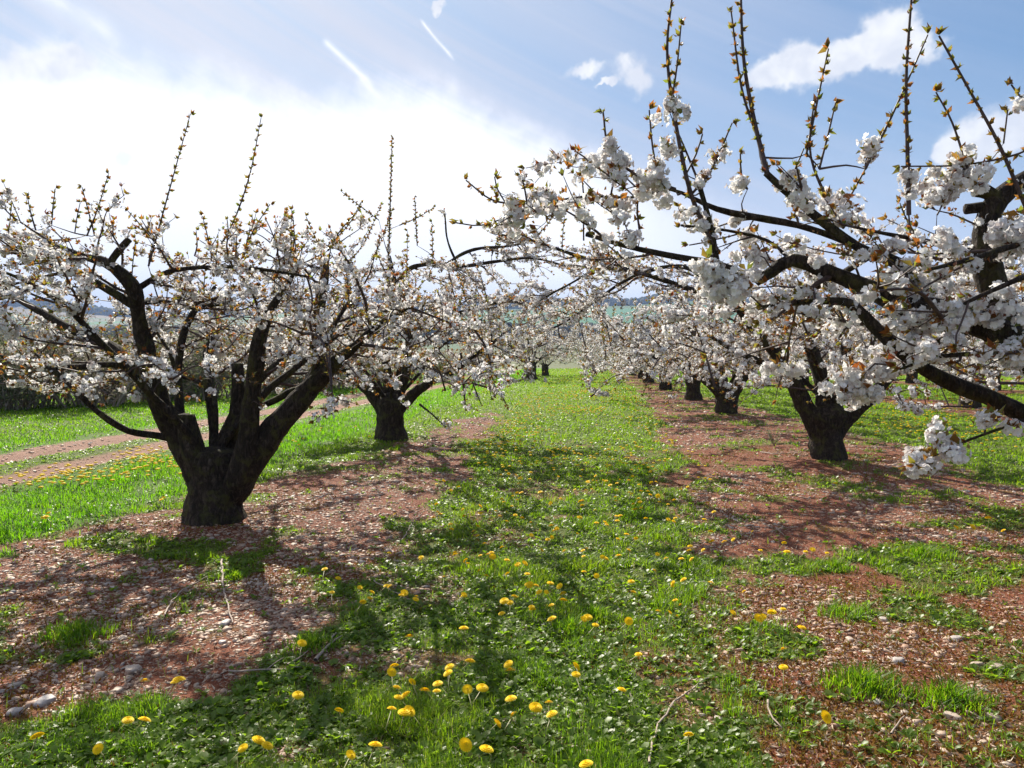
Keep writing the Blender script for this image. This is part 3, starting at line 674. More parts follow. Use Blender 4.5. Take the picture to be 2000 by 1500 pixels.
# ---- second tree of the left row
def tree_b():
    global LW; LW = .78
    T = Tree(BB, 23, .9); T.fk = 1.15; B = T.base
    T.add_trunk([[*at(763, 880, B[1]), .32], [*at(763, 860, B[1]), .29], [*at(763, 835, B[1]), .25], [*at(762, 805, B[1]), .27], [*at(762, 785, B[1]), .25], [*at(762, 770, B[1]), .15]])
    L = lambda *a, **k: T.limb(px(B, a), **k)
    L((752, 810, 0, 22), (728, 770, 0, 18), (695, 738, 0, 14), (655, 710, 0, 10), (610, 680, 0, 7), (560, 640, 0, 4), tstart=.35)
    L((772, 810, 0, 20), (800, 775, 0, 15), (838, 750, 0, 11), (885, 725, 0, 8), (935, 690, 0, 5), (985, 650, 0, 3), tstart=.35)
    L((760, 800, .2, 16), (757, 740, .2, 13), (745, 680, .2, 12), (715, 640, .2, 11), (690, 600, .2, 8), (680, 550, .2, 5), tstart=.4)
    L((768, 800, .1, 15), (790, 740, .1, 12), (800, 680, .1, 10), (790, 610, .1, 9), (770, 550, .1, 7), (760, 500, .1, 4), tstart=.45)
    L((780, 590, 0, 8), (830, 620, -.2, 7), (900, 610, -.4, 5), (980, 590, -.5, 3.5), (1060, 598, -.6, 2.5), tstart=.2)
    L((770, 560, .1, 6), (800, 525, 0, 6), (850, 515, 0, 6), (900, 520, 0, 5), (960, 512, 0, 4), (1040, 505, 0, 3), (1110, 520, 0, 2), tstart=.1, sec=4)
    L((870, 517, 0, 3), (905, 495, 0, 4), (940, 485, 0, 4), (985, 482, 0, 3), (1040, 470, 0, 2), tstart=.3)
    L((895, 520, 0, 3), (875, 470, 0, 2.5), (867, 410, 0, 1.8), tstart=.6, sec=1)
    g = T.g
    for az, rch in ((0, 2.7), (50, 2.7), (-40, 2.7), (155, 2.4), (-150, 2.3)):
        T.limb(auto_limb(B, radians(az), .95, rch, 2.4, .042, g), tstart=.35)
    T.fill(220, 3.2, 1.05, 3.2, .68)
    S = lambda *a, **k: T.shoot([at(x, y, B[1]+dy) for x, y, dy in a], **k)
    S((757, 570, 0), (762, 400, 0), (766, 268, 0), r0=.016, bloom=.35, tip=.007)
    S((640, 480, 0), (680, 440, 0), (705, 395, 0), r0=.012, tip=.006); S((740, 430, 0), (700, 400, 0), (668, 375, 0), r0=.01, tip=.006); S((780, 440, 0), (815, 425, 0), (848, 405, 0), r0=.011, tip=.006)
    S((815, 480, 0), (812, 430, 0), (810, 385, 0), r0=.01, tip=.006); S((700, 560, 0), (740, 480, 0), (765, 410, 0), r0=.014); S((620, 560, 0), (700, 490, 0), (745, 400, 0), r0=.012)
    S((1040, 470, 0), (1075, 430, 0), (1090, 395, 0), r0=.012); S((960, 500, 0), (975, 460, 0), (980, 430, 0), r0=.012)
    rand_shoots(T, 12, .3, .7, 2.6, 2.2)
    S2 = lambda *a: T.limb(px(B, a), tstart=.1, sec=2, seclen=.3, bloom=.9)
    S2((900, 690, -.6, 3), (905, 740, -.7, 2.5), (908, 790, -.7, 1.5)); S2((820, 790, -.6, 3), (845, 810, -.7, 2), (868, 832, -.7, 1.2)); S2((920, 740, -.4, 2), (940, 790, -.4, 1.2))
    return T.finish('cherry_tree', 'second cherry tree of the left row, gnarled trunk and one tall shoot on top', group='blossoming cherry trees of the orchard')
# ---- the right row tree whose trunk is seen
def tree_c():
    global LW; LW = .84
    T = Tree(BC, 31, .9); T.fk = 1.12; B = T.base
    T.add_trunk([[*at(1617, 925, B[1]), .30], [*at(1617, 898, B[1]), .275], [*at(1616, 865, B[1]), .235], [*at(1615, 830, B[1]), .25], [*at(1614, 805, B[1]), .24], [*at(1612, 790, B[1]), .15]])
    L = lambda *a, **k: T.limb(px(B, a), **k)
    L((1598, 850, 0, 26), (1572, 795, 0, 20), (1548, 745, 0, 17), (1515, 690, 0, 15), (1480, 650, 0, 13), (1440, 600, 0, 9), (1400, 560, 0, 5), tstart=.5)
    L((1632, 850, 0, 26), (1665, 805, 0, 18), (1705, 770, 0, 14), (1755, 715, 0, 11), (1810, 660, 0, 7), (1870, 620, 0, 4), tstart=.45)
    L((1610, 830, 0, 22), (1606, 760, 0, 17), (1590, 700, .1, 14), (1570, 650, .1, 13), (1540, 600, .2, 9), (1530, 560, .2, 5), tstart=.5)
    L((1622, 830, .1, 20), (1640, 760, .1, 14), (1655, 700, .1, 13), (1650, 640, .1, 10), (1690, 580, .1, 6), tstart=.5)
    L((1400, 560, 0, 5), (1330, 520, -.4, 5), (1250, 535, -.8, 4), (1180, 575, -1., 3), (1110, 625, -1.1, 2), (1060, 650, -1.1, 1.2), tstart=.05, sec=4, bloom=.5)
    L((1440, 600, 0, 6), (1340, 560, -.6, 6), (1240, 530, -1.1, 5), (1130, 500, -1.5, 4), (1040, 470, -1.8, 3), (960, 455, -2., 2), tstart=.05, sec=4, bloom=.5)
    L((1180, 512, -1.3, 3), (1130, 545, -1.4, 2.5), (1085, 570, -1.5, 2), (1030, 600, -1.5, 1.2), tstart=.05, sec=4, bloom=.5)
    L((1540, 740, 0, 10), (1500, 715, -.3, 8), (1440, 690, -.5, 6), (1390, 660, -.6, 4), tstart=.3, sec=3)
    g = T.g
    for az, rch in ((5, 2.6), (50, 2.8), (-50, 2.8), (150, 2.3), (-150, 2.5)):
        T.limb(auto_limb(B, radians(az), 1.1, rch, 2.35, .04, g), tstart=.35)
    T.fill(310, 3.9, .95, 3.1, .75)
    rand_shoots(T, 16, .3, .8, 2.4, 2.6)
    return T.finish('cherry_tree', 'cherry tree in the right row with a thick forked trunk standing on red soil', group='blossoming cherry trees of the orchard')
def tree_d():
    T = Tree(BD, 41, .9); T.fk = 1.25; B = T.base
    T.add_trunk([[*at(1420, 822, B[1]), .33], [*at(1420, 808, B[1]), .30], [*at(1420, 790, B[1]), .26], [*at(1420, 772, B[1]), .27], [*at(1420, 755, B[1]), .2]])
    L = lambda *a, **k: T.limb(px(B, a), **k)
    L((1412, 780, 0, 18), (1385, 745, 0, 13), (1345, 720, 0, 9), (1290, 700, 0, 7), (1240, 680, 0, 5), (1195, 655, 0, 3), tstart=.3)
    L((1430, 780, 0, 18), (1450, 735, 0, 14), (1475, 690, 0, 11), (1490, 650, 0, 8), (1520, 610, 0, 4), tstart=.4)
    L((1418, 770, 0, 12), (1400, 710, 0, 10), (1370, 670, 0, 7), (1340, 630, 0, 4), tstart=.4)
    g = T.g
    for az, rch in ((0, 2.6), (45, 2.8), (-50, 2.8), (165, 2.4), (-140, 2.7)):
        T.limb(auto_limb(B, radians(az), .95, rch, 2.1, .045, g), tstart=.3)
    T.fill(300, 3.9, .85, 3.1, .9)
    rand_shoots(T, 10, .3, .7, 2.2, 2.4)
    return T.finish('cherry_tree', 'cherry tree right behind the forked one, short stout trunk, long limb reaching left', group='blossoming cherry trees of the orchard')
# ---- the nearest tree on the right; its trunk stands outside the picture
def tree_f():
    global LW; LW = .74
    T = Tree(BF, 53, 1.75); T.fk = .95; B = T.base
    T.add_trunk([[B[0], B[1], -.05, .32], [B[0], B[1], .1, .29], [B[0], B[1], .5, .25], [B[0]-.02, B[1], .95, .27], [B[0]-.05, B[1], 1.2, .15]])
    k = dict(seclen=.5)
    L = lambda *a, **kw: T.limb(px(B, a), **{**k, **kw})
    L((2290, 980, 0, 45), (2130, 880, 0, 32), (2010, 812, 0, 24), (1930, 772, 0, 22), (1860, 745, -.05, 20), (1790, 706, -.1, 18), (1728, 655, -.1, 15), (1672, 600, -.1, 14), (1640, 588, -.1, 10), (1560, 590, -.1, 8), (1490, 598, -.1, 4), tstart=.72, sec=2, label='long low limb sloping down to the right')
    L((2240, 900, -.3, 52), (2120, 780, -.3, 48), (2010, 690, -.3, 44), (1930, 640, -.25, 36), (1850, 612, -.2, 30), (1770, 598, -.1, 26), (1700, 566, 0, 22), (1610, 528, 0, 20), (1548, 508, 0, 17), (1510, 530, 0, 17), (1478, 550, 0, 12), tstart=.6, sec=1.5, endcut=True, label='main limb arching to the left')
    L((1770, 590, -.1, 20), (1760, 520, -.1, 17), (1700, 497, -.1, 14), (1650, 468, -.1, 13), (1600, 430, -.1, 12), (1545, 385, -.1, 10), (1495, 338, -.1, 8), tstart=.5, sec=1.5)
    L((1740, 510, 0, 10), (1650, 470, .1, 9), (1560, 440, .1, 8.5), (1480, 425, .1, 8), (1400, 408, .1, 7), (1310, 370, .1, 4), (1240, 385, .1, 3.5), (1140, 384, .1, 3), (1030, 402, .1, 2), tstart=.35, sec=2.2, seclen=.4)
    L((1478, 545, 0, 10), (1400, 515, 0, 9), (1300, 496, 0, 8), (1220, 478, 0, 7), (1145, 456, 0, 6), tstart=.3, sec=1.5, endcut=True)
    L((1400, 512, 0, 8), (1388, 440, 0, 7), (1362, 352, 0, 7), tstart=.4, sec=1, endcut=True)
    L((1545, 510, 0, 5), (1500, 470, .1, 4), (1420, 450, .2, 4), (1330, 440, .2, 3), tstart=.3, sec=2, seclen=.3)
    L((2180, 900, .2, 44), (2060, 740, .2, 40), (1975, 640, .2, 36), (1942, 560, .2, 33), (1930, 480, .2, 30), (1938, 410, .2, 27), (1968, 372, .2, 22), (2030, 330, .2, 16), tstart=.6, sec=2, label='thick upright limb at the right edge')
    T.limb(px(B, [(1945, 400, .2, 12), (1915, 405, .2, 13), (1888, 408, .2, 12)]), sec=0, twig_dens=0, endcut=True, label='short sawn stub')
    T.limb(px(B, [(1950, 392, .2, 16), (1925, 375, .2, 18), (1900, 378, .2, 8)]), sec=0, twig_dens=0, endcut=True, label='knob of an old cut')
    L((1935, 500, .2, 12), (1870, 485, .1, 9), (1800, 470, 0, 7), (1720, 455, -.1, 5), (1650, 440, -.1, 3), tstart=.3, sec=2)
    L((1930, 520, .2, 8), (1990, 480, -.3, 7), (1900, 505, -.5, 7), (1820, 525, -.6, 4), tstart=.5, sec=1)
    L((2080, 500, -.4, 10), (1990, 545, -.6, 7), (1920, 575, -.6, 6), (1870, 600, -.6, 4), (1840, 620, -.6, 3), tstart=.4, sec=2, seclen=.3)
    L((2140, 740, -.3, 9), (2060, 690, -.5, 7), (1950, 690, -.4, 6), (1840, 695, -.3, 5), (1760, 720, -.3, 3), tstart=.5, sec=2, seclen=.3)
    L((2150, 760, -.3, 7), (2050, 800, -.5, 5), (1960, 835, -.6, 3.5), (1890, 860, -.6, 3), (1830, 888, -.6, 2), (1775, 915, -.6, 1.5), tstart=.97, sec=0, twig_dens=0)
    L((2120, 620, .4, 14), (2000, 610, .6, 12), (1880, 650, .7, 9), (1760, 690, .8, 5), tstart=.4, sec=2)
    L((1700, 500, 0, 8), (1600, 560, .4, 7), (1500, 600, .7, 5), (1400, 610, 1., 3), tstart=.2, sec=2.5)
    g = T.g
    for az, rch in ((10, 2.8), (-20, 3.0), (60, 2.4)):
        T.limb(auto_limb(B, radians(az), .95, rch, 2.2, .08, g), tstart=.4, sec=3.0)
    T.limb(auto_limb(B, radians(150), .95, 2.2, 2.2, .06, g), tstart=.5, sec=2)
    def okf(t):
        if t[1] < 2.3: return False
        d = CR.T @ (t-np.array([0, 0, EYE])); qx = 1000 - d[0]/d[2]*F; qy = 750 + d[1]/d[2]*F
        return 1180 < qx and 430 < qy < 720 and not (qx < 1500 and qy > 560)
    T.fill(45, 3.6, 1.2, 2.4, .42, ok=okf)
    T.fill(30, 3.2, 1.3, 2.4, .68, ok=lambda t: okf(t) and t[0]/t[1] > .42)
    S = lambda *a, **kw: T.shoot([at(x, y, B[1]+dy) for x, y, dy in a], **kw)
    S((1400, 490, 0), (1350, 380, 0), (1318, 230, 0), (1303, 100, 0), (1314, -20, 0), r0=.013, bloom=.25, tip=.005)
    S((1308, 220, 0), (1322, 130, 0), (1330, 50, 0), r0=.006)
    S((1500, 345, -.1), (1472, 230, 0), (1452, 110, 0), (1446, -40, 0), r0=.013, tip=.005)
    S((1480, 270, 0), (1448, 170, 0), (1428, 22, 0), r0=.007)
    S((1640, 440, 0), (1590, 330, 0), (1582, 270, 0), (1590, 200, 0), r0=.009); S((1575, 300, 0), (1600, 180, 0), (1618, 95, 0), r0=.006); S((1600, 330, 0), (1618, 260, 0), (1632, 200, 0), r0=.006)
    S((1775, 420, 0), (1772, 280, 0), (1770, 150, 0), (1782, -30, 0), r0=.012, bloom=.2, tip=.005)
    S((1690, 330, 0), (1740, 230, 0), (1785, 130, 0), (1812, 68, 0), r0=.007); S((1640, 420, .1), (1690, 330, .1), (1720, 270, .1), r0=.006)
    S((2010, 420, 0), (1950, 280, 0), (1890, 170, 0), (1834, 70, 0), r0=.011, tip=.005); S((1890, 330, 0), (1860, 240, 0), (1828, 180, 0), r0=.007)
    S((1320, 370, 0), (1240, 340, 0), (1190, 290, 0), (1178, 220, 0), r0=.009, bloom=.6, tip=.005); S((1290, 365, 0), (1275, 290, 0), (1268, 215, 0), r0=.006, bloom=.4)
    S((1350, 380, 0), (1390, 330, 0), (1430, 240, 0), r0=.008, bloom=.9); S((1340, 340, 0), (1360, 300, 0), (1372, 262, 0), r0=.005)
    S((1250, 460, 0), (1245, 400, .1), (1260, 340, .1), r0=.006); S((1020, 400, .1), (960, 390, .1), (910, 352, .1), r0=.006, tip=.004); S((1030, 400, .1), (1025, 370, .1), (1018, 342, .1), r0=.006, bloom=.9)
    S((990, 400, .1), (972, 370, .1), (966, 345, .1), r0=.004); S((1000, 420, .1), (940, 440, .1), (890, 435, .1), r0=.004); S((1140, 385, .1), (1138, 360, .1), (1136, 345, .1), r0=.004); S((1140, 470, 0), (1140, 420, 0), (1145, 380, 0), r0=.004)
    S((1560, 440, 0), (1545, 360, 0), (1570, 290, 0), r0=.006); S((2060, 260, 0), (1990, 300, 0), (1880, 322, 0), (1760, 325, 0), r0=.006); S((2100, 200, -.2), (2010, 200, -.3), (1975, 165, -.3), r0=.008, bloom=.9)
    S((1960, 280, 0), (1965, 240, 0), (1968, 215, 0), r0=.004); S((1830, 420, 0), (1840, 400, 0), (1842, 372, 0), r0=.004); S((1460, 370, 0), (1448, 340, 0), (1446, 300, 0), r0=.005)
    big = [(1680, 745, 30, 5.0, -.1), (1640, 755, 25, 2.5, -.1), (1725, 720, 25, 3.5, -.1), (1700, 765, 22, 2.4, -.1), (1655, 735, 25, 2.4, -.1), (1780, 655, 30, 5.0, -.15), (1765, 625, 24, 3.0, -.15), (1810, 640, 24, 3.0, -.15), (1840, 620, 28, 3.6, -.3), (1880, 600, 28, 3.6, -.3), (1905, 610, 22, 2.4, -.3),
           (1430, 560, 30, 4.0, -.1), (1400, 545, 26, 3.0, -.1), (1455, 545, 24, 2.6, -.1), (1380, 520, 20, 1.8, -.1), (1970, 470, 32, 4.5, -.3), (1985, 440, 24, 3., -.3), (1860, 340, 32, 4.5, 0), (1880, 325, 25, 2.5, 0), (1850, 365, 24, 2.6, 0), (1905, 350, 22, 2.2, 0),
           (1990, 700, 24, 3.0, -.4), (1985, 590, 24, 2.6, -.4), (1200, 315, 22, 2.6, 0), (1190, 290, 18, 1.8, 0), (1448, 365, 14, 1.6, 0), (1310, 205, 18, 2.4, 0), (1640, 400, 24, 3., 0), (1660, 420, 22, 2.4, 0), (1780, 540, 30, 3.6, -.1), (1740, 530, 24, 2.6, -.1), (1820, 560, 24, 2.6, -.1),
           (1840, 865, 16, 1.5, -.6), (1860, 880, 12, 1.3, -.6), (1810, 905, 18, 2.0, -.6), (1785, 915, 12, 1.3, -.6), (1930, 825, 24, 1.8, -.6), (1010, 420, 20, 2.2, .1), (1035, 385, 18, 1.6, .1), (1070, 380, 16, 1.4, .1), (1545, 725, 12, 1.6, .3), (1515, 720, 12, 1.2, .3), (1480, 500, 14, 1.4, 0), (1280, 380, 18, 1.6, .1), (1210, 400, 14, 1.4, .1), (1300, 300, 14, 1.5, 0), (1280, 340, 16, 1.8, 0), (1700, 300, 12, 1.4, 0)]
    for x, y, spr, k_, dy in big:
        c = at(x, y, B[1]+dy); spr = spr/F*B[1]; T.connect(c, .004)
        for j in range(max(1, int(k_*2.4))):
            T.cluster(c + T.g.normal(size=3)*spr*0.6, .8+.8*T.g.random(), .35)
        T.leaves(c+[0, -spr*.5, spr*.6], np.array([0, -.2, 1.]), 4, .05)
    return T.finish('cherry_tree', 'nearest cherry tree on the right, trunk outside the picture, long flowering limbs reaching in', group='blossoming cherry trees of the orchard')

def generic(seed, base, name_label, fine=.6, dens=1.0, shoots=8):
    T = Tree(base, seed, fine); T.fk = 1.55; B = T.base; g = T.g
    T.add_trunk([[B[0], B[1], -.1, .33], [B[0], B[1], .05, .30], [B[0], B[1], .4, .25], [B[0], B[1], .7, .27], [B[0], B[1], .95, .18]])
    for k in range(6):
        T.limb(auto_limb(B, k*2*pi/6 + g.uniform(-.25, .25), .9, g.uniform(2.3, 3.0), g.uniform(2.0, 2.5), g.uniform(.045, .075), g), tstart=.3, sec=4*dens, twig_dens=4.0)
    T.fill(290, 3.9, .95, 3.0, .95)
    rand_shoots(T, shoots, .3, .9, 2.2, 2.4)
    return T.finish('cherry_tree', name_label, group='blossoming cherry trees of the orchard')
def copy_tree(o, loc, rz, sc, label):
    def cp(q, parent):
        c = q.copy(); COL.objects.link(c); c.parent = parent
        for ch in q.children: cp(ch, c)
        return c
    r = cp(o, None); r.location = (loc[0], loc[1], float(height(loc[0], loc[1]))); r.rotation_euler = (0, 0, rz); r.scale = (sc, sc, sc); r['label'] = label
    return r
tree_a(); tree_b(); tree_c(); tree_d(); tree_f()
g1 = generic(101, [BE[0], BE[1], 0], 'small looking cherry tree far down the left row at the alley end', .6); g1.scale = (1.3, 1.3, 1.2)
_q = onground(1893, 797)
g2 = generic(102, [_q[0], _q[1], 0], 'nearest cherry tree of the second row on the right, behind the reaching limbs', .7)
lab = ['fourth', 'fifth', 'sixth', 'seventh', 'eighth', 'ninth', 'tenth', 'eleventh']
for k, y in enumerate([26.6, 34.2, 42.0, 49.5, 57.5, 65.0, 72.5, 80.0]):
    copy_tree((g1, g2)[k % 2], (3.75+rng.uniform(-.2, .2), y), rng.uniform(0, 6), rng.uniform(.9, 1.03), '%s cherry tree of the right row, counted from the near end' % lab[k])
copy_tree(g2, (BE[0]+.45, BE[1]+8), 2.0, .95, 'farthest cherry tree of the left row, half hidden behind the one before it')
for k, y in enumerate([31.5, 39.0, 46.5, 54.5]):
    copy_tree((g2, g1)[k % 2], (10.9+rng.uniform(-.2, .2), y), rng.uniform(0, 6), rng.uniform(.92, 1.05), '%s cherry tree of the second row on the right, behind the front row' % ['second', 'third', 'fourth', 'fifth', 'sixth'][k])
for k, (x, y) in enumerate([(18.0, 19), (18.0, 27), (18.1, 35), (18.0, 43), (25.2, 31), (25.2, 40)]):
    copy_tree((g1, g2)[k % 2], (x, y), rng.uniform(0, 6), rng.uniform(.95, 1.08), ['nearest', 'second', 'third', 'fourth', 'near', 'far'][k] + ' cherry tree of the ' + ('third' if k < 4 else 'fourth') + ' row at the right edge')

# ------------------------------------------------------------------ ground cover
def scatter(n, r0, r1, a0=-46, a1=44):
    """points denser close by: even in angle and in the log of the distance"""
    r = np.exp(rng.uniform(math.log(r0), math.log(r1), n)); a = np.radians(rng.uniform(a0, a1, n)) - YAW
    return r*np.sin(a), r*np.cos(a), r
def instances(tv, tf, P, S, Rz, tilt=None, squash=None, jitter=0.0):
    k = len(tv); n = len(P); V = np.repeat(tv[None], n, 0)*S[:, None, :]
    if tilt is not None:
        c, s_ = np.cos(tilt)[:, None], np.sin(tilt)[:, None]; y = V[..., 1]*c - V[..., 2]*s_; z = V[..., 1]*s_ + V[..., 2]*c; V[..., 1], V[..., 2] = y, z
    c, s_ = np.cos(Rz)[:, None], np.sin(Rz)[:, None]; x = V[..., 0]*c - V[..., 1]*s_; y = V[..., 0]*s_ + V[..., 1]*c; V[..., 0], V[..., 1] = x, y
    V = V + P[:, None, :]; Fc = (tf[None] + (np.arange(n)*k)[:, None, None]).reshape(-1, tf.shape[1])
    return V.reshape(-1, 3), Fc
def nontrunk(x, y):
    ok = np.ones(len(x), bool)
    for b in (BA, BB, BC, BD): ok &= (x-b[0])**2+(y-b[1])**2 > 0.30**2
    return ok
def blades(name, n, r0, r1, hfun, prob, label, wmul=1.0, cat='grass'):
    x, y, r = scatter(n, r0, r1); keep = (rng.random(n) < prob(x, y, r)) & nontrunk(x, y) & (y < 84); x, y, r = x[keep], y[keep], r[keep]; m = len(x)
    z = height(x, y); h = hfun(x, y, r)*(0.55+0.8*rng.random(m)); a = rng.random(m)*6.28; lean = rng.random(m)*1.6*h
    w = np.maximum(0.0016, 0.00042*r)*wmul*(0.7+0.6*rng.random(m)); dx, dy = np.cos(a), np.sin(a)
    p0 = np.stack([x, y, z-0.004], 1); dd = np.stack([dx, dy, dx*0], 1); q = np.stack([-dy, dx, dx*0], 1); up = np.array([0, 0, 1.])
    # turn most blades so that they show some width
    A = p0 - q*w[:, None]; Bv = p0 + q*w[:, None]; mid = p0 + up*(h*0.6)[:, None] + dd*(lean*0.35)[:, None]; tip = p0 + up*h[:, None] + dd*lean[:, None]
    V = np.stack([A, Bv, mid + q*w[:, None]*.8, mid - q*w[:, None]*.8, tip], 1).reshape(-1, 3); b = (np.arange(m)*5)[:, None]
    Fc = np.stack([b+0, b+1, b+2, b+0, b+2, b+3, b+3, b+2, b+4], -1).reshape(-1, 3)
    rnd = np.clip(0.50*rng.random(m) + 0.50*fbm(x, y, 1.1, 3, 33) + .15*(1-sstep(np.abs(x+8.0), .9, 1.3)) + 0.10*(soilmask(x, y)) + (rng.random(m) < 0.035)*0.5, 0, 1)
    o = npmesh(name, *regular(V, Fc, 3), MAT['grass'], None, False, dict(rnd=np.repeat(rnd, 5), lush=np.repeat(lushmask(x, y), 5)))
    return tag(o, label, cat, kind='stuff')
def gprob(x, y, r):
    g = 1-soilmask(x, y); rt = rutmask(x, y); c = fbm(x, y, 2.6, 3, 83)
    return np.clip(g**2*(1-rt*0.97)*(0.25+1.1*sstep(c, .3, .6)) + 0.012, 0, 1)
def ghgt(x, y, r):
    tuft = sstep(fbm(x, y, 3.6, 3, 88), .50, .75)
    trk = (1-sstep(np.abs(x+8.0), 1.3, 1.9))
    return (0.022 + 0.05*tuft + 0.04*lushmask(x, y)*(1-tuft*.4) + 0.0005*r)*(1-.72*trk)
blades('grass', 720000, 2.3, 84, ghgt, gprob, 'short green spring grass of the alley and the verges, thick with weeds')
# bigger tufts of long blades, each a thing
def tuft(pxl, pyl, n, R, h, label, seed):
    g = np.random.default_rng(seed); b = onground(pxl, pyl); _a = g.random(n)*6.28; _r = g.random(n)**.8*R*1.7; x = b[0]+np.cos(_a)*_r; y = b[1]+np.sin(_a)*_r*.8; z = height(x, y)
    a = g.random(n)*6.28; hh = h*(0.35+0.75*g.random(n))*(1.1-.6*_r/(R*1.7)); lean = hh*(0.2+1.0*g.random(n)); out = np.stack([(x-b[0])/R*.5+np.cos(a), (y-b[1])/R*.5+np.sin(a), z*0], 1); out /= np.linalg.norm(out, axis=1, keepdims=True)
    q = np.stack([-out[:, 1], out[:, 0], z*0], 1)*0.0026; p0 = np.stack([x, y, z], 1); up = np.array([0, 0, 1.]); H = hh[:, None]; Ln = lean[:, None]
    V = np.stack([p0-q, p0+q, p0+up*H*.6+out*Ln*.3+q, p0+up*H*.6+out*Ln*.3-q, p0+up*H+out*Ln], 1).reshape(-1, 3); k = (np.arange(n)*5)[:, None]
    Fc = np.stack([k+0, k+1, k+2, k+0, k+2, k+3, k+3, k+2, k+4], -1).reshape(-1, 3)
    o = npmesh('grass_tuft', *regular(V, Fc, 3), MAT['grass'], None, False, dict(rnd=np.repeat(0.05+0.9*g.random(n)**1.5, 5), lush=np.full(n*5, .15)), origin=[b[0], b[1], 0]); o.location = (b[0], b[1], 0)
    tag(o, label, 'grass tuft', 'grass tufts')
for k, (a, b, n, R, h, lb) in enumerate([(1690, 1350, 700, .13, .11, 'broad dense tuft of fine dark green grass on the bare soil at bottom right'), (1860, 1375, 420, .11, .11, 'looser grass tuft right of the dense one at bottom right'), (1115, 1235, 420, .08, .10, 'bright green grass tuft in the middle of the alley beside dandelions'),
      (1630, 1110, 300, .10, .09, 'grass tuft on gravel below the right hand trunk'), (1800, 1085, 420, .14, .10, 'wide grass tuft in the tree shadow near the right edge'), (610, 1265, 300, .10, .09, 'green tuft on the pebbles below the left tree, beside a dandelion'), (460, 1128, 160, .05, .08, 'small isolated tuft on the pebbles just in front of the left trunk'),
      (150, 1240, 500, .14, .10, 'tuft of long leaves in the limb shadow at lower left'), (1160, 1205, 260, .07, .10, 'tuft with dandelions leaning on it in mid alley')]): tuft(a, b, n, R, h, lb, 900+k)
# broad leaved weeds: rosettes and loose leaves
def rosettes(n, r0, r1):
    x, y, r = scatter(n, r0, r1); p = np.clip((1-soilmask(x, y))*0.95*sstep(fbm(x, y, 2.6, 3, 84), .10, .5)+0.035, 0, 1)*(1-rutmask(x, y))*(1-0.75*lushmask(x, y))*np.where(y < 4.5, .7, 1)
    k = (rng.random(n) < p) & nontrunk(x, y); x, y, r = x[k], y[k], r[k]; m = len(x); nl = 7
    sz = (0.012+0.030*rng.random(m)**2)*(1+0.03*r); X = np.repeat(x, nl); Y = np.repeat(y, nl); a = rng.random(m*nl)*6.28; el = rng.uniform(.08, .9, m*nl)
    d = np.stack([np.cos(a)*np.cos(el), np.sin(a)*np.cos(el), np.sin(el)], 1); P = np.stack([X, Y, height(X, Y)+0.004], 1) + d*np.repeat(sz, nl)[:, None]*0.1
    S = np.repeat(sz, nl)*(0.7+0.6*rng.random(m*nl))
    t = np.stack([-np.sin(a), np.cos(a), a*0], 1) + rng.normal(size=(m*nl, 3))*.25; t /= np.linalg.norm(t, axis=1, keepdims=True); nn = np.cross(d, t); Sx = S[:, None]; w = (0.16+0.16*rng.random(m*nl))[:, None]
    V = np.stack([P, P+Sx*(d*.35+t*w*.8+nn*.06), P+Sx*(d*.72+t*w-nn*.02), P+Sx*(d-nn*.18*0+np.array([0, 0, -.15])), P+Sx*(d*.72-t*w-nn*.02), P+Sx*(d*.35-t*w*.8+nn*.06), P+Sx*d*.5], 1).reshape(-1, 3); b = (np.arange(m*nl)*7)[:, None]
    Fc = np.stack([b, b+1, b+6, b+1, b+2, b+6, b+2, b+3, b+6, b+3, b+4, b+6, b+4, b+5, b+6, b+5, b, b+6], -1).reshape(-1, 3)
    rnd = np.repeat(np.clip(0.6*rng.random(m)+0.4*fbm(x, y, 1.3, 2, 35), 0, 1), nl); rnd = np.clip(rnd+rng.normal(size=m*nl)*.08, 0, 1)
    tag(npmesh('weeds', *regular(V, Fc, 3), MAT['weed'], None, False, dict(rnd=np.repeat(rnd, 7))), 'low broad leaved weeds and clover mixed into the grass', 'weeds', kind='stuff')
rosettes(120000, 2.3, 40)
# rusty moss
def mossy(n):
    x, y, r = scatter(n, 2.4, 14); p = sstep(fbm(x, y, 1.0, 3, 95), .52, .64)*np.where(x > 0, 1, .6)*(0.35+0.65*soilmask(x, y)); k = (rng.random(n) < p) & nontrunk(x, y); x, y, r = x[k], y[k], r[k]; m = len(x)
    d = rng.normal(size=(m, 3)); d[:, 2] = np.abs(d[:, 2])+.3; P = np.stack([x, y, height(x, y)+.002], 1)
    o = leaf_object('moss', P, d, 0.012+0.012*rng.random(m)+.0008*r, rng, MAT['moss'], None, None, 0, .22); tag(o, 'rusty orange and yellow moss in patches on the bare soil', 'moss', kind='stuff')
mossy(140000)
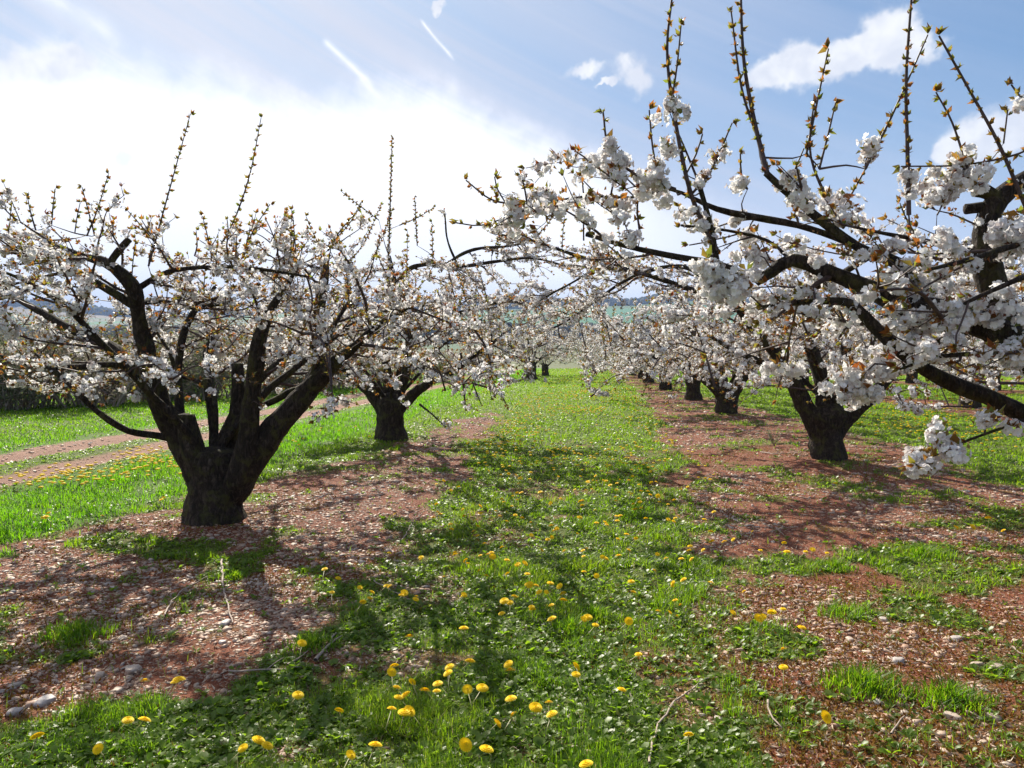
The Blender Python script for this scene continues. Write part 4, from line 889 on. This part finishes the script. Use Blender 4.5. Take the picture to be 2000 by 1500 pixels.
# pebbles
def ico():
    t = (1+5**.5)/2; v = np.array([(-1, t, 0), (1, t, 0), (-1, -t, 0), (1, -t, 0), (0, -1, t), (0, 1, t), (0, -1, -t), (0, 1, -t), (t, 0, -1), (t, 0, 1), (-t, 0, -1), (-t, 0, 1)], float)
    f = np.array([(0, 11, 5), (0, 5, 1), (0, 1, 7), (0, 7, 10), (0, 10, 11), (1, 5, 9), (5, 11, 4), (11, 10, 2), (10, 7, 6), (7, 1, 8), (3, 9, 4), (3, 4, 2), (3, 2, 6), (3, 6, 8), (3, 8, 9), (4, 9, 5), (2, 4, 11), (6, 2, 10), (8, 6, 7), (9, 8, 1)])
    return v/np.linalg.norm(v[0]), f
IV, IF = ico()
def pebbles(n):
    x, y, r = scatter(n, 2.4, 32); sm = soilmask(x, y); rt = rutmask(x, y); dens = sstep(fbm(x, y, 0.9, 3, 15)+.12*(x < -.8)*(x > -4), .36, .56)
    p = np.clip(sm**1.5*(0.06+0.94*dens) + rt*0.5 + 0.004, 0, 1); k = (rng.random(n) < p) & nontrunk(x, y); x, y, r = x[k], y[k], r[k]; m = len(x)
    s = (0.004+0.005*rng.random(m)+0.018*rng.random(m)**7)*(0.8+0.05*r); S = np.stack([s*(1+1.0*rng.random(m)), s*(.7+.4*rng.random(m)), s*(.2+.35*rng.random(m))], 1)
    P = np.stack([x, y, height(x, y)+S[:, 2]*.25], 1); V, Fc = instances(IV, IF, P, S, rng.random(m)*6.28, rng.normal(size=m)*.25)
    V = V + rng.normal(size=V.shape)*np.repeat(s, 12)[:, None]*.10
    rnd = np.clip(0.65*rng.random(m)+0.35*fbm(x, y, .8, 2, 16)+.05, 0, 1)
    tag(npmesh('gravel', *regular(V, Fc, 3), MAT['pebble'], None, True, dict(rnd=np.repeat(rnd, 12))), 'pale pebbles and stone chips covering the red soil under the trees', 'gravel', kind='stuff')
pebbles(190000)
def straws(n):
    x, y, r = scatter(n, 2.4, 20); p = np.clip(0.12+0.8*soilmask(x, y), 0, 1)*(1-lushmask(x, y)); k = (rng.random(n) < p) & nontrunk(x, y); x, y, r = x[k], y[k], r[k]; m = len(x)
    a = rng.random(m)*6.28; d = np.stack([np.cos(a), np.sin(a), rng.random(m)*.35], 1); P = np.stack([x, y, height(x, y)+.008], 1)
    o = leaf_object('leaf_litter', P, d, .012+.03*rng.random(m)**2+.001*r, rng, MAT['straw'], None, None, 0, .10); tag(o, 'dry straws, chips and dead leaves strewn on the soil', 'litter', kind='stuff')
straws(95000)

# ---- single stones
def stone(pxl, pyl, s, label, seed, flat=.5):
    g = np.random.default_rng(seed); b = onground(pxl, pyl); v = IV.copy(); f = IF.copy()
    for _ in range(2):                                  # subdivide
        e = {}; nv = list(v); nf = []
        def mid(a, c):
            k = (min(a, c), max(a, c))
            if k not in e: e[k] = len(nv); nv.append(unit((nv[a]+nv[c])/2))
            return e[k]
        for a, c, d in f: ab, bc, ca = mid(a, c), mid(c, d), mid(d, a); nf += [(a, ab, ca), (c, bc, ab), (d, ca, bc), (ab, bc, ca)]
        v = np.array(nv); f = np.array(nf)
    off = g.random(3)*50; nz = vnoise(v[:, 0]*1.3+off[0]+v[:, 2], v[:, 1]*1.3+off[1]-v[:, 2], seed) + .4*vnoise(v[:, 0]*3+off[0], v[:, 1]*3+v[:, 2]*3, seed+1)
    v = v*(0.65+0.5*nz)[:, None]; v = np.clip(v, -1, .75)*np.array([s, s*(.6+.3*g.random()), s*flat]); r = g.random()*6.28
    v = np.stack([v[:, 0]*cos(r)-v[:, 1]*sin(r), v[:, 0]*sin(r)+v[:, 1]*cos(r), v[:, 2]], 1)
    o = npmesh('stone', *regular(v, f, 3), MAT['pebble'], None, True, dict(rnd=np.full(len(v), .72+.26*g.random()))); o.location = (b[0], b[1], float(height(b[0], b[1]))+s*flat*.3)
    tag(o, label, 'stone', 'single stones on the bare soil')
for k, (a, b, s, lb) in enumerate([(440, 1222, .055, 'rounded grey stone at the end of the pale twig below the left trunk'), (435, 1258, .03, 'small flat pale stone just below the rounded grey stone'), (260, 1310, .06, 'angular grey stone in a stony patch at lower left, above the dandelion pair'), (195, 1320, .05, 'long flat stone left of the angular grey stone'),
     (90, 1370, .06, 'flat grey stone at the left edge, beside the long limb shadow'), (30, 1390, .05, 'pale stone closest to the left picture edge'), (130, 1395, .04, 'grey stone lying in the long dark limb shadow at lower left'), (230, 1350, .04, 'grey stone between grass and the stony patch at lower left'),
     (1650, 1075, .045, 'pale square stone on gravel right of the alley'), (1725, 1210, .04, 'flat whitish stone beside a small green plant on the right'), (1660, 1255, .04, 'flat pale stone above the dense grass tuft'), (1755, 1298, .05, 'rounded pale stone between the two big tufts on the right'), (1905, 1303, .05, 'cream stone pointing upward near the right edge'),
     (1950, 1310, .055, 'long cream stone nearest the right edge'), (1985, 1258, .04, 'brownish stone at the right picture edge'), (1870, 1250, .045, 'grey stone in shade right of the soil patch'), (1715, 1380, .04, 'half buried stone under the dense grass tuft'), (1535, 1226, .03, 'small white stone beside a dandelion in the right strip'),
     (1405, 1412, .035, 'pale stone in the weeds at bottom right of the alley'), (1860, 1405, .05, 'long pinkish stone at lower right'), (1940, 1405, .04, 'pink stone in orange moss at lower right'), (1745, 945, .03, 'small pale stone beyond the strip on the right'), (1920, 1455, .03, 'small stone in the dark bottom right corner')]):
    stone(a, b, s*.8, lb, 300+k)
# ---- fallen twigs
def fallen(pts, r, label, fork=None):
    P = [onground(*p) for p in pts]; q = spline([[p[0], p[1], float(height(p[0], p[1]))+.018] for p in P], .03); tb = Tubes(); o0 = q[0].copy(); n = len(q)
    q = q + np.stack([(vnoise(np.arange(n)*.6, np.arange(n)*0+k, 7)-.5)*.012 for k in range(3)], 1)
    tb.add(q, np.linspace(r, r*.45, n), 7, .3); m = n//2
    if n > 8: tb.add([q[m], q[m]+[.03, .05, .02], q[m]+[.05, .09, .025]], [r*.5, r*.35, r*.2], 5, 0)
    o = tb.build('fallen_twig', MAT['deadwood'], None, o0); o.location = tuple(o0); tag(o, label, 'fallen twig', 'pruned twigs lying on the ground')
for pts, r, lb in [([(1268, 1500), (1280, 1440), (1310, 1395), (1345, 1360), (1385, 1335)], .0055, 'long pale curved twig lying at the bottom edge, right of centre'), ([(322, 1210), (335, 1180), (370, 1145), (425, 1122)], .006, 'curved pale twig on the pebbles left of the straight one'), ([(433, 1098), (437, 1150), (446, 1190), (455, 1225)], .009, 'straight pale twig pointing from the left trunk towards the grey stone'),
     ([(575, 1062), (610, 1045), (665, 1028)], .005, 'thin twig lying right of the left trunk'), ([(785, 1060), (800, 1035), (812, 1010)], .005, 'thin twig on the gravel in the middle of the left strip'), ([(730, 1140), (770, 1160), (835, 1192)], .005, 'twig reaching from gravel into the alley weeds'), ([(615, 1300), (640, 1270), (655, 1245)], .010, 'thick short brown twig beside the tuft below the left strip'),
     ([(560, 1310), (590, 1290), (605, 1275)], .005, 'thin twig left of the thick short one'), ([(1500, 1385), (1505, 1410), (1525, 1435)], .006, 'bent pale twig in the moss at lower right'), ([(1485, 885), (1520, 891), (1565, 887)], .010, 'pale twig on the soil left of the right hand trunk'), ([(1395, 948), (1410, 955), (1425, 960)], .007, 'short twig at the edge of the right strip'),
     ([(1740, 1450), (1750, 1430), (1765, 1410)], .005, 'dark thin twig at lower right beside the stones'), ([(1515, 1035), (1525, 1045), (1535, 1052)], .004, 'very small twig in the weeds of the right strip'), ([(1980, 1275), (1992, 1283), (2010, 1290)], .005, 'pale twig at the right picture edge'), ([(445, 1322), (520, 1317), (590, 1312)], .006, 'long flat twig on the stony patch at lower left')]:
    fallen(pts, r, lb)

# ------------------------------------------------------------------ dandelions
def head_mesh():
    V = []; Fc = []
    def ring(n, r, z, w, lift, ph):
        for k in range(n):
            a = ph+k*2*pi/n; d = np.array([cos(a), sin(a), 0]); t = np.array([-sin(a), cos(a), 0]); b = len(V)
            V.extend([d*r*.15+[0, 0, z*.6], d*r*.65+t*w+[0, 0, z+lift*.5], d*r+t*w*.8+[0, 0, z+lift], d*r-t*w*.8+[0, 0, z+lift], d*r*.65-t*w+[0, 0, z+lift*.5]]); Fc.append([b, b+1, b+2, b+3, b+4])
    ring(18, .021, .004, .0032, -.002, 0); ring(16, .0185, .008, .003, -.0005, .2); ring(13, .014, .0115, .0028, .001, .4); ring(9, .009, .0135, .0025, .002, .1); ring(6, .005, .014, .0022, .003, .3)
    return np.array(V), np.array(Fc)
HV, HF = head_mesh()
def dome_mesh():
    V = [[0, 0, .014]]; n = 9
    for r, z in ((.012, .012), (.020, .005)):
        for k in range(n): a = k*2*pi/n; q = r*(1+.12*((k*7) % 3-1)); V.append([cos(a)*q, sin(a)*q, z])
    V.append([0, 0, -.001]); Fc = []
    for k in range(n): j = (k+1) % n; Fc += [(0, 1+k, 1+j), (1+k, 1+n+k, 1+n+j), (1+k, 1+n+j, 1+j), (1+n+k, 2*n+1, 1+n+j)]
    return np.array(V, float), np.array(Fc)
DV, DF = dome_mesh()
explicit = [(192,1470),(250,1411),(282,1412),(283,1331),(350,1328),(342,1334),(73,1440),(590,1258),(582,1358),(662,1392),(522,1466),(475,1470),(505,1455),(685,1480),(733,1464),(800,1245),(770,1305),(765,1316),(775,1345),(778,1366),(792,1362),(765,1392),(790,1400),(800,1396),(805,1334),(830,1353),(855,1338),(853,1352),(878,1306),(875,1318),(918,1293),(913,1348),(942,1345),(993,1300),(996,1312),(971,1417),(998,1366),(1046,1385),(1072,1374),(1078,1396),(1003,1400),(909,1459),(950,1467),(1145,1490),(1345,1437),(1214,1350),(1125,1303),(1125,1320),(1247,1283),(1530,1272),(1530,1310),(1613,1405),(1482,1210),(1508,1198),(1566,1230),(1078,1212),(1163,1223),(1148,1205),(1140,1209),(1040,1192),(985,1172),(980,1200),(1100,1157),(1100,1172),(1053,1155),(1047,1141),(1035,1140),(1075,1137),(1030,1120),(1025,1098),(1012,1100),(960,1080),(962,1087),(905,1162),(790,1158),(867,1125),(906,1230),(1228,1216),(1335,1132),(1233,1135),(1208,1083),(1165,1121),(1185,1024),(1182,1020),(1228,1073),(1182,1088),(1348,1068),(938,990),(976,1010),(990,1020),(1020,1013),(1132,1010),(1868,1028),(1900,1027),(1960,1035),(1930,1010),(889,1078),(1537,1080),(1390,1058),(1470,1040),(1388,1040),(1415,1060),(1432,1056),(1380,983),(1252,960),(1250,980),(1285,970),(1317,978),(1272,942),(1330,957),(1228,938),(1148,942),(1150,943),(1158,940),(1165,940),(1015,936),(1035,937),(1010,964),(1018,964),(980,975),(984,982),(1055,962),(1133,980),(1137,988),(1205,1008),(1237,996),(1248,974),(1202,970),(1203,978),(1088,1030),(1058,1075),(90,1012),(86,1015),(95,1005),(315,980),(320,975),(1632,943),(200,1010)]
heads = []
def add_head(x, y, h, big=1.0): heads.append((x, y, h, big))
for a, b in explicit:
    h = 0.075+0.05*rng.random(); d = ray(a, b); t = (EYE-h)/-d[2]; add_head(d[0]*t, d[1]*t, h, 1.15)
def patch(n, cx, cy, sx, sy):
    for _ in range(n):
        q = onground(cx+rng.normal()*sx, cy+rng.normal()*sy); add_head(q[0], q[1], .12+.05*rng.random(), 1.15)
patch(110, 290, 915, 42, 18); patch(75, 150, 945, 50, 12); patch(25, 60, 960, 40, 12); patch(12, 600, 860, 60, 14); patch(6, 560, 880, 30, 10); patch(10, 390, 800, 40, 8)
patch(110, 1810, 815, 70, 14); patch(90, 1900, 855, 70, 22); patch(60, 1750, 840, 40, 14); patch(30, 1730, 800, 30, 8); patch(40, 930, 770, 28, 5)
xs, ys, rs = scatter(34000, 4.3, 84); pr = (np.abs(xs+.1) < 1.9)*(1-soilmask(xs, ys))*sstep(fbm(xs, ys, .45, 3, 99), .35, .6)*(0.05+.8*sstep(ys, 4.5, 20)); kk = rng.random(34000) < pr
for x, y in zip(xs[kk], ys[kk]): add_head(x, y, .075+.05*rng.random()+.002*min(y, 25), .9+.014*y)
heads = [h for h in heads if h[1] > 2.3 and rutmask(h[0], h[1]) < .4]
heads.sort(key=lambda h: math.hypot(h[0], h[1]))
near, rest = heads[:300], heads[300:7000]
hm = None; sm_ = {}
def zone(x, y):
    if y < 3.6: z = 'at the bottom edge'
    elif y < 5.2: z = 'in the foreground'
    elif y < 8: z = 'in the middle distance'
    else: z = 'farther up the orchard'
    if x < -3.9: s_ = 'in the lush left verge'
    elif x < -1.35: s_ = 'by the stony left strip'
    elif x < .9: s_ = 'in the green alley'
    else: s_ = 'right of the alley'
    return s_, z
zones = {}
for k, (x, y, h, b) in enumerate(near): zones.setdefault(zone(x, y), []).append(k)
labels = {}
for (s_, z), ids in zones.items():
    rest_ids = list(ids)
    def take(word, key):
        if rest_ids: i = min(rest_ids, key=key); rest_ids.remove(i); labels[i] = '%s yellow dandelion %s, %s' % (word, s_, z.replace('farther up the orchard', 'farther up'))
    take('leftmost', lambda i: near[i][0]/near[i][1]); take('rightmost', lambda i: -near[i][0]/near[i][1]); take('nearest', lambda i: near[i][1]); take('farthest', lambda i: -near[i][1])
    take('second nearest', lambda i: near[i][1]); take('second leftmost', lambda i: near[i][0]/near[i][1]); take('second rightmost', lambda i: -near[i][0]/near[i][1])
    for i in rest_ids: labels[i] = 'yellow dandelion standing %s, %s' % (s_, z)
for k, (x, y, h, big) in enumerate(near):
    z = float(height(x, y)); r = empty('dandelion', (x, y, z), labels[k], 'dandelion', 'yellow dandelions in the grass', rng.random()*6.28)
    if hm is None:
        o = npmesh('flower_head', HV, HF.ravel(), np.arange(len(HF))*5, np.full(len(HF), 5), MAT['dandelion'], r); hm = o
        tb = Tubes(); tb.add([[0, 0, -1], [.05, 0, -.5], [0, 0, 0.002]], [.0022, .002, .002], 5); so = tb.build('stem', MAT['stem'], r, [0, 0, 0]); st = so
    else:
        o = hm.copy(); COL.objects.link(o); o.parent = r; st = so.copy(); COL.objects.link(st); st.parent = r
    o.location = (0, 0, h); o.scale = (big*(0.78+.42*rng.random()),)*3; o.scale[2] *= .62; o.rotation_euler = (rng.normal()*.34-.05, rng.normal()*.34, 0); st.location = (0, 0, h); st.scale = (1, 1, h)
if rest:
    R = np.array(rest); P = np.stack([R[:, 0], R[:, 1], height(R[:, 0], R[:, 1])+R[:, 2]], 1); S = np.repeat((R[:, 3]*1.25)[:, None], 3, 1); V, Fc = instances(DV, DF, P, S, rng.random(len(R))*6.28)
    tag(npmesh('dandelions', *regular(V, Fc, 3), MAT['dandelion']), 'hundreds of tiny yellow dandelions far along the alley and verges', 'dandelions', kind='stuff')

# ------------------------------------------------------------------ shrubs of the left boundary
def shrub_mesh(seed, H, R, nst, nl, parent, origin):
    g = np.random.default_rng(seed); tb = Tubes(); P = []; D = []
    for k in range(nst):
        a = g.random()*6.28; r = R*math.sqrt(g.random()); base = np.array([sin(a)*r*.55, cos(a)*r*.55, 0]); d = unit(np.array([sin(a)*.4, cos(a)*.4, 1.0])+g.normal(size=3)*.15); q = [base]; n = 9; l = H*(.6+.5*g.random())
        for i in range(n): d = unit(d+g.normal(size=3)*.14); q.append(q[-1]+d*l/n)
        q = np.array(q); tb.add(q, np.linspace(.03, .006, n+1), 5, 0, False)
        for i in range(2, n):
            for _ in range(3):
                e = unit(g.normal(size=3)+[0, 0, .4]); ll = .3+.5*g.random(); w = np.array([q[i], q[i]+e*ll*.5+g.normal(size=3)*.04, q[i]+e*ll]); tb.add(w, [.009, .006, .003], 3, 0, False)
                for _ in range(nl): P.append(q[i]+e*ll*g.random()*1.1+g.normal(size=3)*.09); D.append(g.normal(size=3))
    tb.build('stems', MAT['deadwood'], parent, [0, 0, 0]); P = np.array(P); D = np.array(D)
    leaf_object('foliage', P, D, .05+.05*g.random(len(P)), g, MAT['shrub'], parent, None, 0, .36, rnd=np.clip(.25*g.random(len(P))+.75*g.random(), 0, 1))
protos = []
spots = []
for k in range(17):
    q = onground(*[np.interp(k, [0, 2, 5, 8, 11, 14, 16], v) for v in ([-150, 20, 240, 440, 620, 780, 890], [812, 797, 785, 775, 765, 752, 742])]); spots.append((q[0]+rng.normal()*.5, q[1]+rng.normal()*.8+1))
places = ['at the far left behind the field', 'beside it on the left boundary', 'seen under the low bowing limb', 'seen left of the nearest trunk', 'behind the nearest left trunk', 'between the stubs of the nearest tree', 'seen through the fork of the nearest tree', 'right of the nearest tree fork']
for k, (X, Y) in enumerate(spots):
    H = (2.6, 3.2, 2.3)[k % 3]; lb = 'grey green shrub %s, %s' % (places[min(k//2, 7)], ('the taller of two', 'the lower of two')[k % 2]) if k < 16 else 'last shrub of the left boundary, nearest to the alley end'
    if k < 3:
        r = empty('shrub', (X, Y, float(height(X, Y))), lb, 'shrub', 'shrubs along the left boundary'); shrub_mesh(500+k, H, 1.9, 26, 9, r, (X, Y, 0)); protos.append(r)
    else:
        r = copy_tree(protos[k % 3], (X, Y), rng.random()*6.28, rng.uniform(.85, 1.2)*(1-.3*(k > 12)), lb)
        r.scale = (r.scale[0]*1.25, r.scale[1]*1.25, r.scale[2])
copy_tree(protos[2], (-7.9, 56), 1.0, .55, 'low brown bush at the end of the left verge, beside the alley')
# small sapling on the right strip
def sapling():
    g = np.random.default_rng(5); b = onground(1512, 872); r = empty('weed_plant', (b[0], b[1], 0), 'wispy green sapling on the soil strip between the two right trunks', 'plant'); tb = Tubes(); P = []; D = []
    for k in range(9):
        a = g.random()*6.28; e = unit(np.array([cos(a)*.45, sin(a)*.45, 1])); q = np.array([[0, 0, 0], e*.15, e*.30+[0, 0, .03]])*(.7+.6*g.random()); tb.add(q, [.003, .002, .0015], 4, 0, False)
        for t in np.linspace(.3, 1, 9): p = q[0]+(q[2]-q[0])*t; P += [p, p]; D += [g.normal(size=3)+[0, 0, .5] for _ in range(2)]
    tb.build('stems', MAT['twig'], r, [0, 0, 0]); leaf_object('leaves', np.array(P), np.array(D), .03+.03*g.random(len(P)), g, MAT['shrub'], r, None, .2, .15)
sapling()
# ------------------------------------------------------------------ the far woods
def far_wood(name, n, xr, yr, hh, label, seed):
    g = np.random.default_rng(seed); x = g.uniform(*xr, n); y = g.uniform(*yr, n); z = height(x, y); s = hh*(.6+.6*g.random(n)); S = np.stack([s*.75, s*.75, s], 1)
    v, f = IV, IF; e = {}; nv = list(v); nf = []
    def mid(a, c):
        k = (min(a, c), max(a, c))
        if k not in e: e[k] = len(nv); nv.append(unit((nv[a]+nv[c])/2))
        return e[k]
    for a, c, d in f: ab, bc, ca = mid(a, c), mid(c, d), mid(d, a); nf += [(a, ab, ca), (c, bc, ab), (d, ca, bc), (ab, bc, ca)]
    v = np.array(nv); f = np.array(nf); V, Fc = instances(v, f, np.stack([x, y, z+s*.5], 1), S, g.random(n)*6.28); V = V + g.normal(size=V.shape)*np.repeat(s, len(v))[:, None]*.12
    tag(npmesh(name, *regular(V, Fc, 3), MAT['far_wood'], None, False, dict(rnd=np.repeat(g.random(n), len(v)))), label, 'wood', kind='stuff')
far_wood('wood', 2600, (-900, 900), (900, 1060), 9, 'dark belt of woodland across the foot of the distant hillside', 1)
far_wood('ridge_wood', 4200, (-2000, 2000), (2080, 2380), 12, 'wooded ridge line on top of the distant blue hills', 2)
far_wood('hedgerow', 160, (-500, 500), (560, 575), 4, 'thin hedgerow across the valley fields', 3)
# posts and wires of the plot just beyond the orchard
tb = None
# ------------------------------------------------------------------ the air
def haze():
    x0, x1, y0, y1, z0, z1 = -6600, 6600, -6600, 6600, -260, 420
    V = np.array([(x, y, z) for z in (z0, z1) for y in (y0, y1) for x in (x0, x1)], float); Fc = [(0, 2, 3, 1), (4, 5, 7, 6), (0, 1, 5, 4), (2, 6, 7, 3), (0, 4, 6, 2), (1, 3, 7, 5)]
    m = bpy.data.materials.new('haze'); m.use_nodes = True; t = NT(m.node_tree); out = t.node('ShaderNodeOutputMaterial'); p = t.node('ShaderNodeVolumePrincipled')
    p.inputs['Color'].default_value = (0.42, 0.60, 0.98, 1); p.inputs['Density'].default_value = 0.00018; p.inputs['Anisotropy'].default_value = 0.0; t.link(p.outputs[0], out.inputs['Volume'])
    o = npmesh('haze', *regular(V, Fc, 4), m); tag(o, 'thin bluish spring haze over the valley', 'haze', kind='stuff')
haze()

for o in bpy.data.objects:
    if 'label' in o and not 4 <= len(o['label'].split()) <= 16: print('LONG', o.name, o['label'])
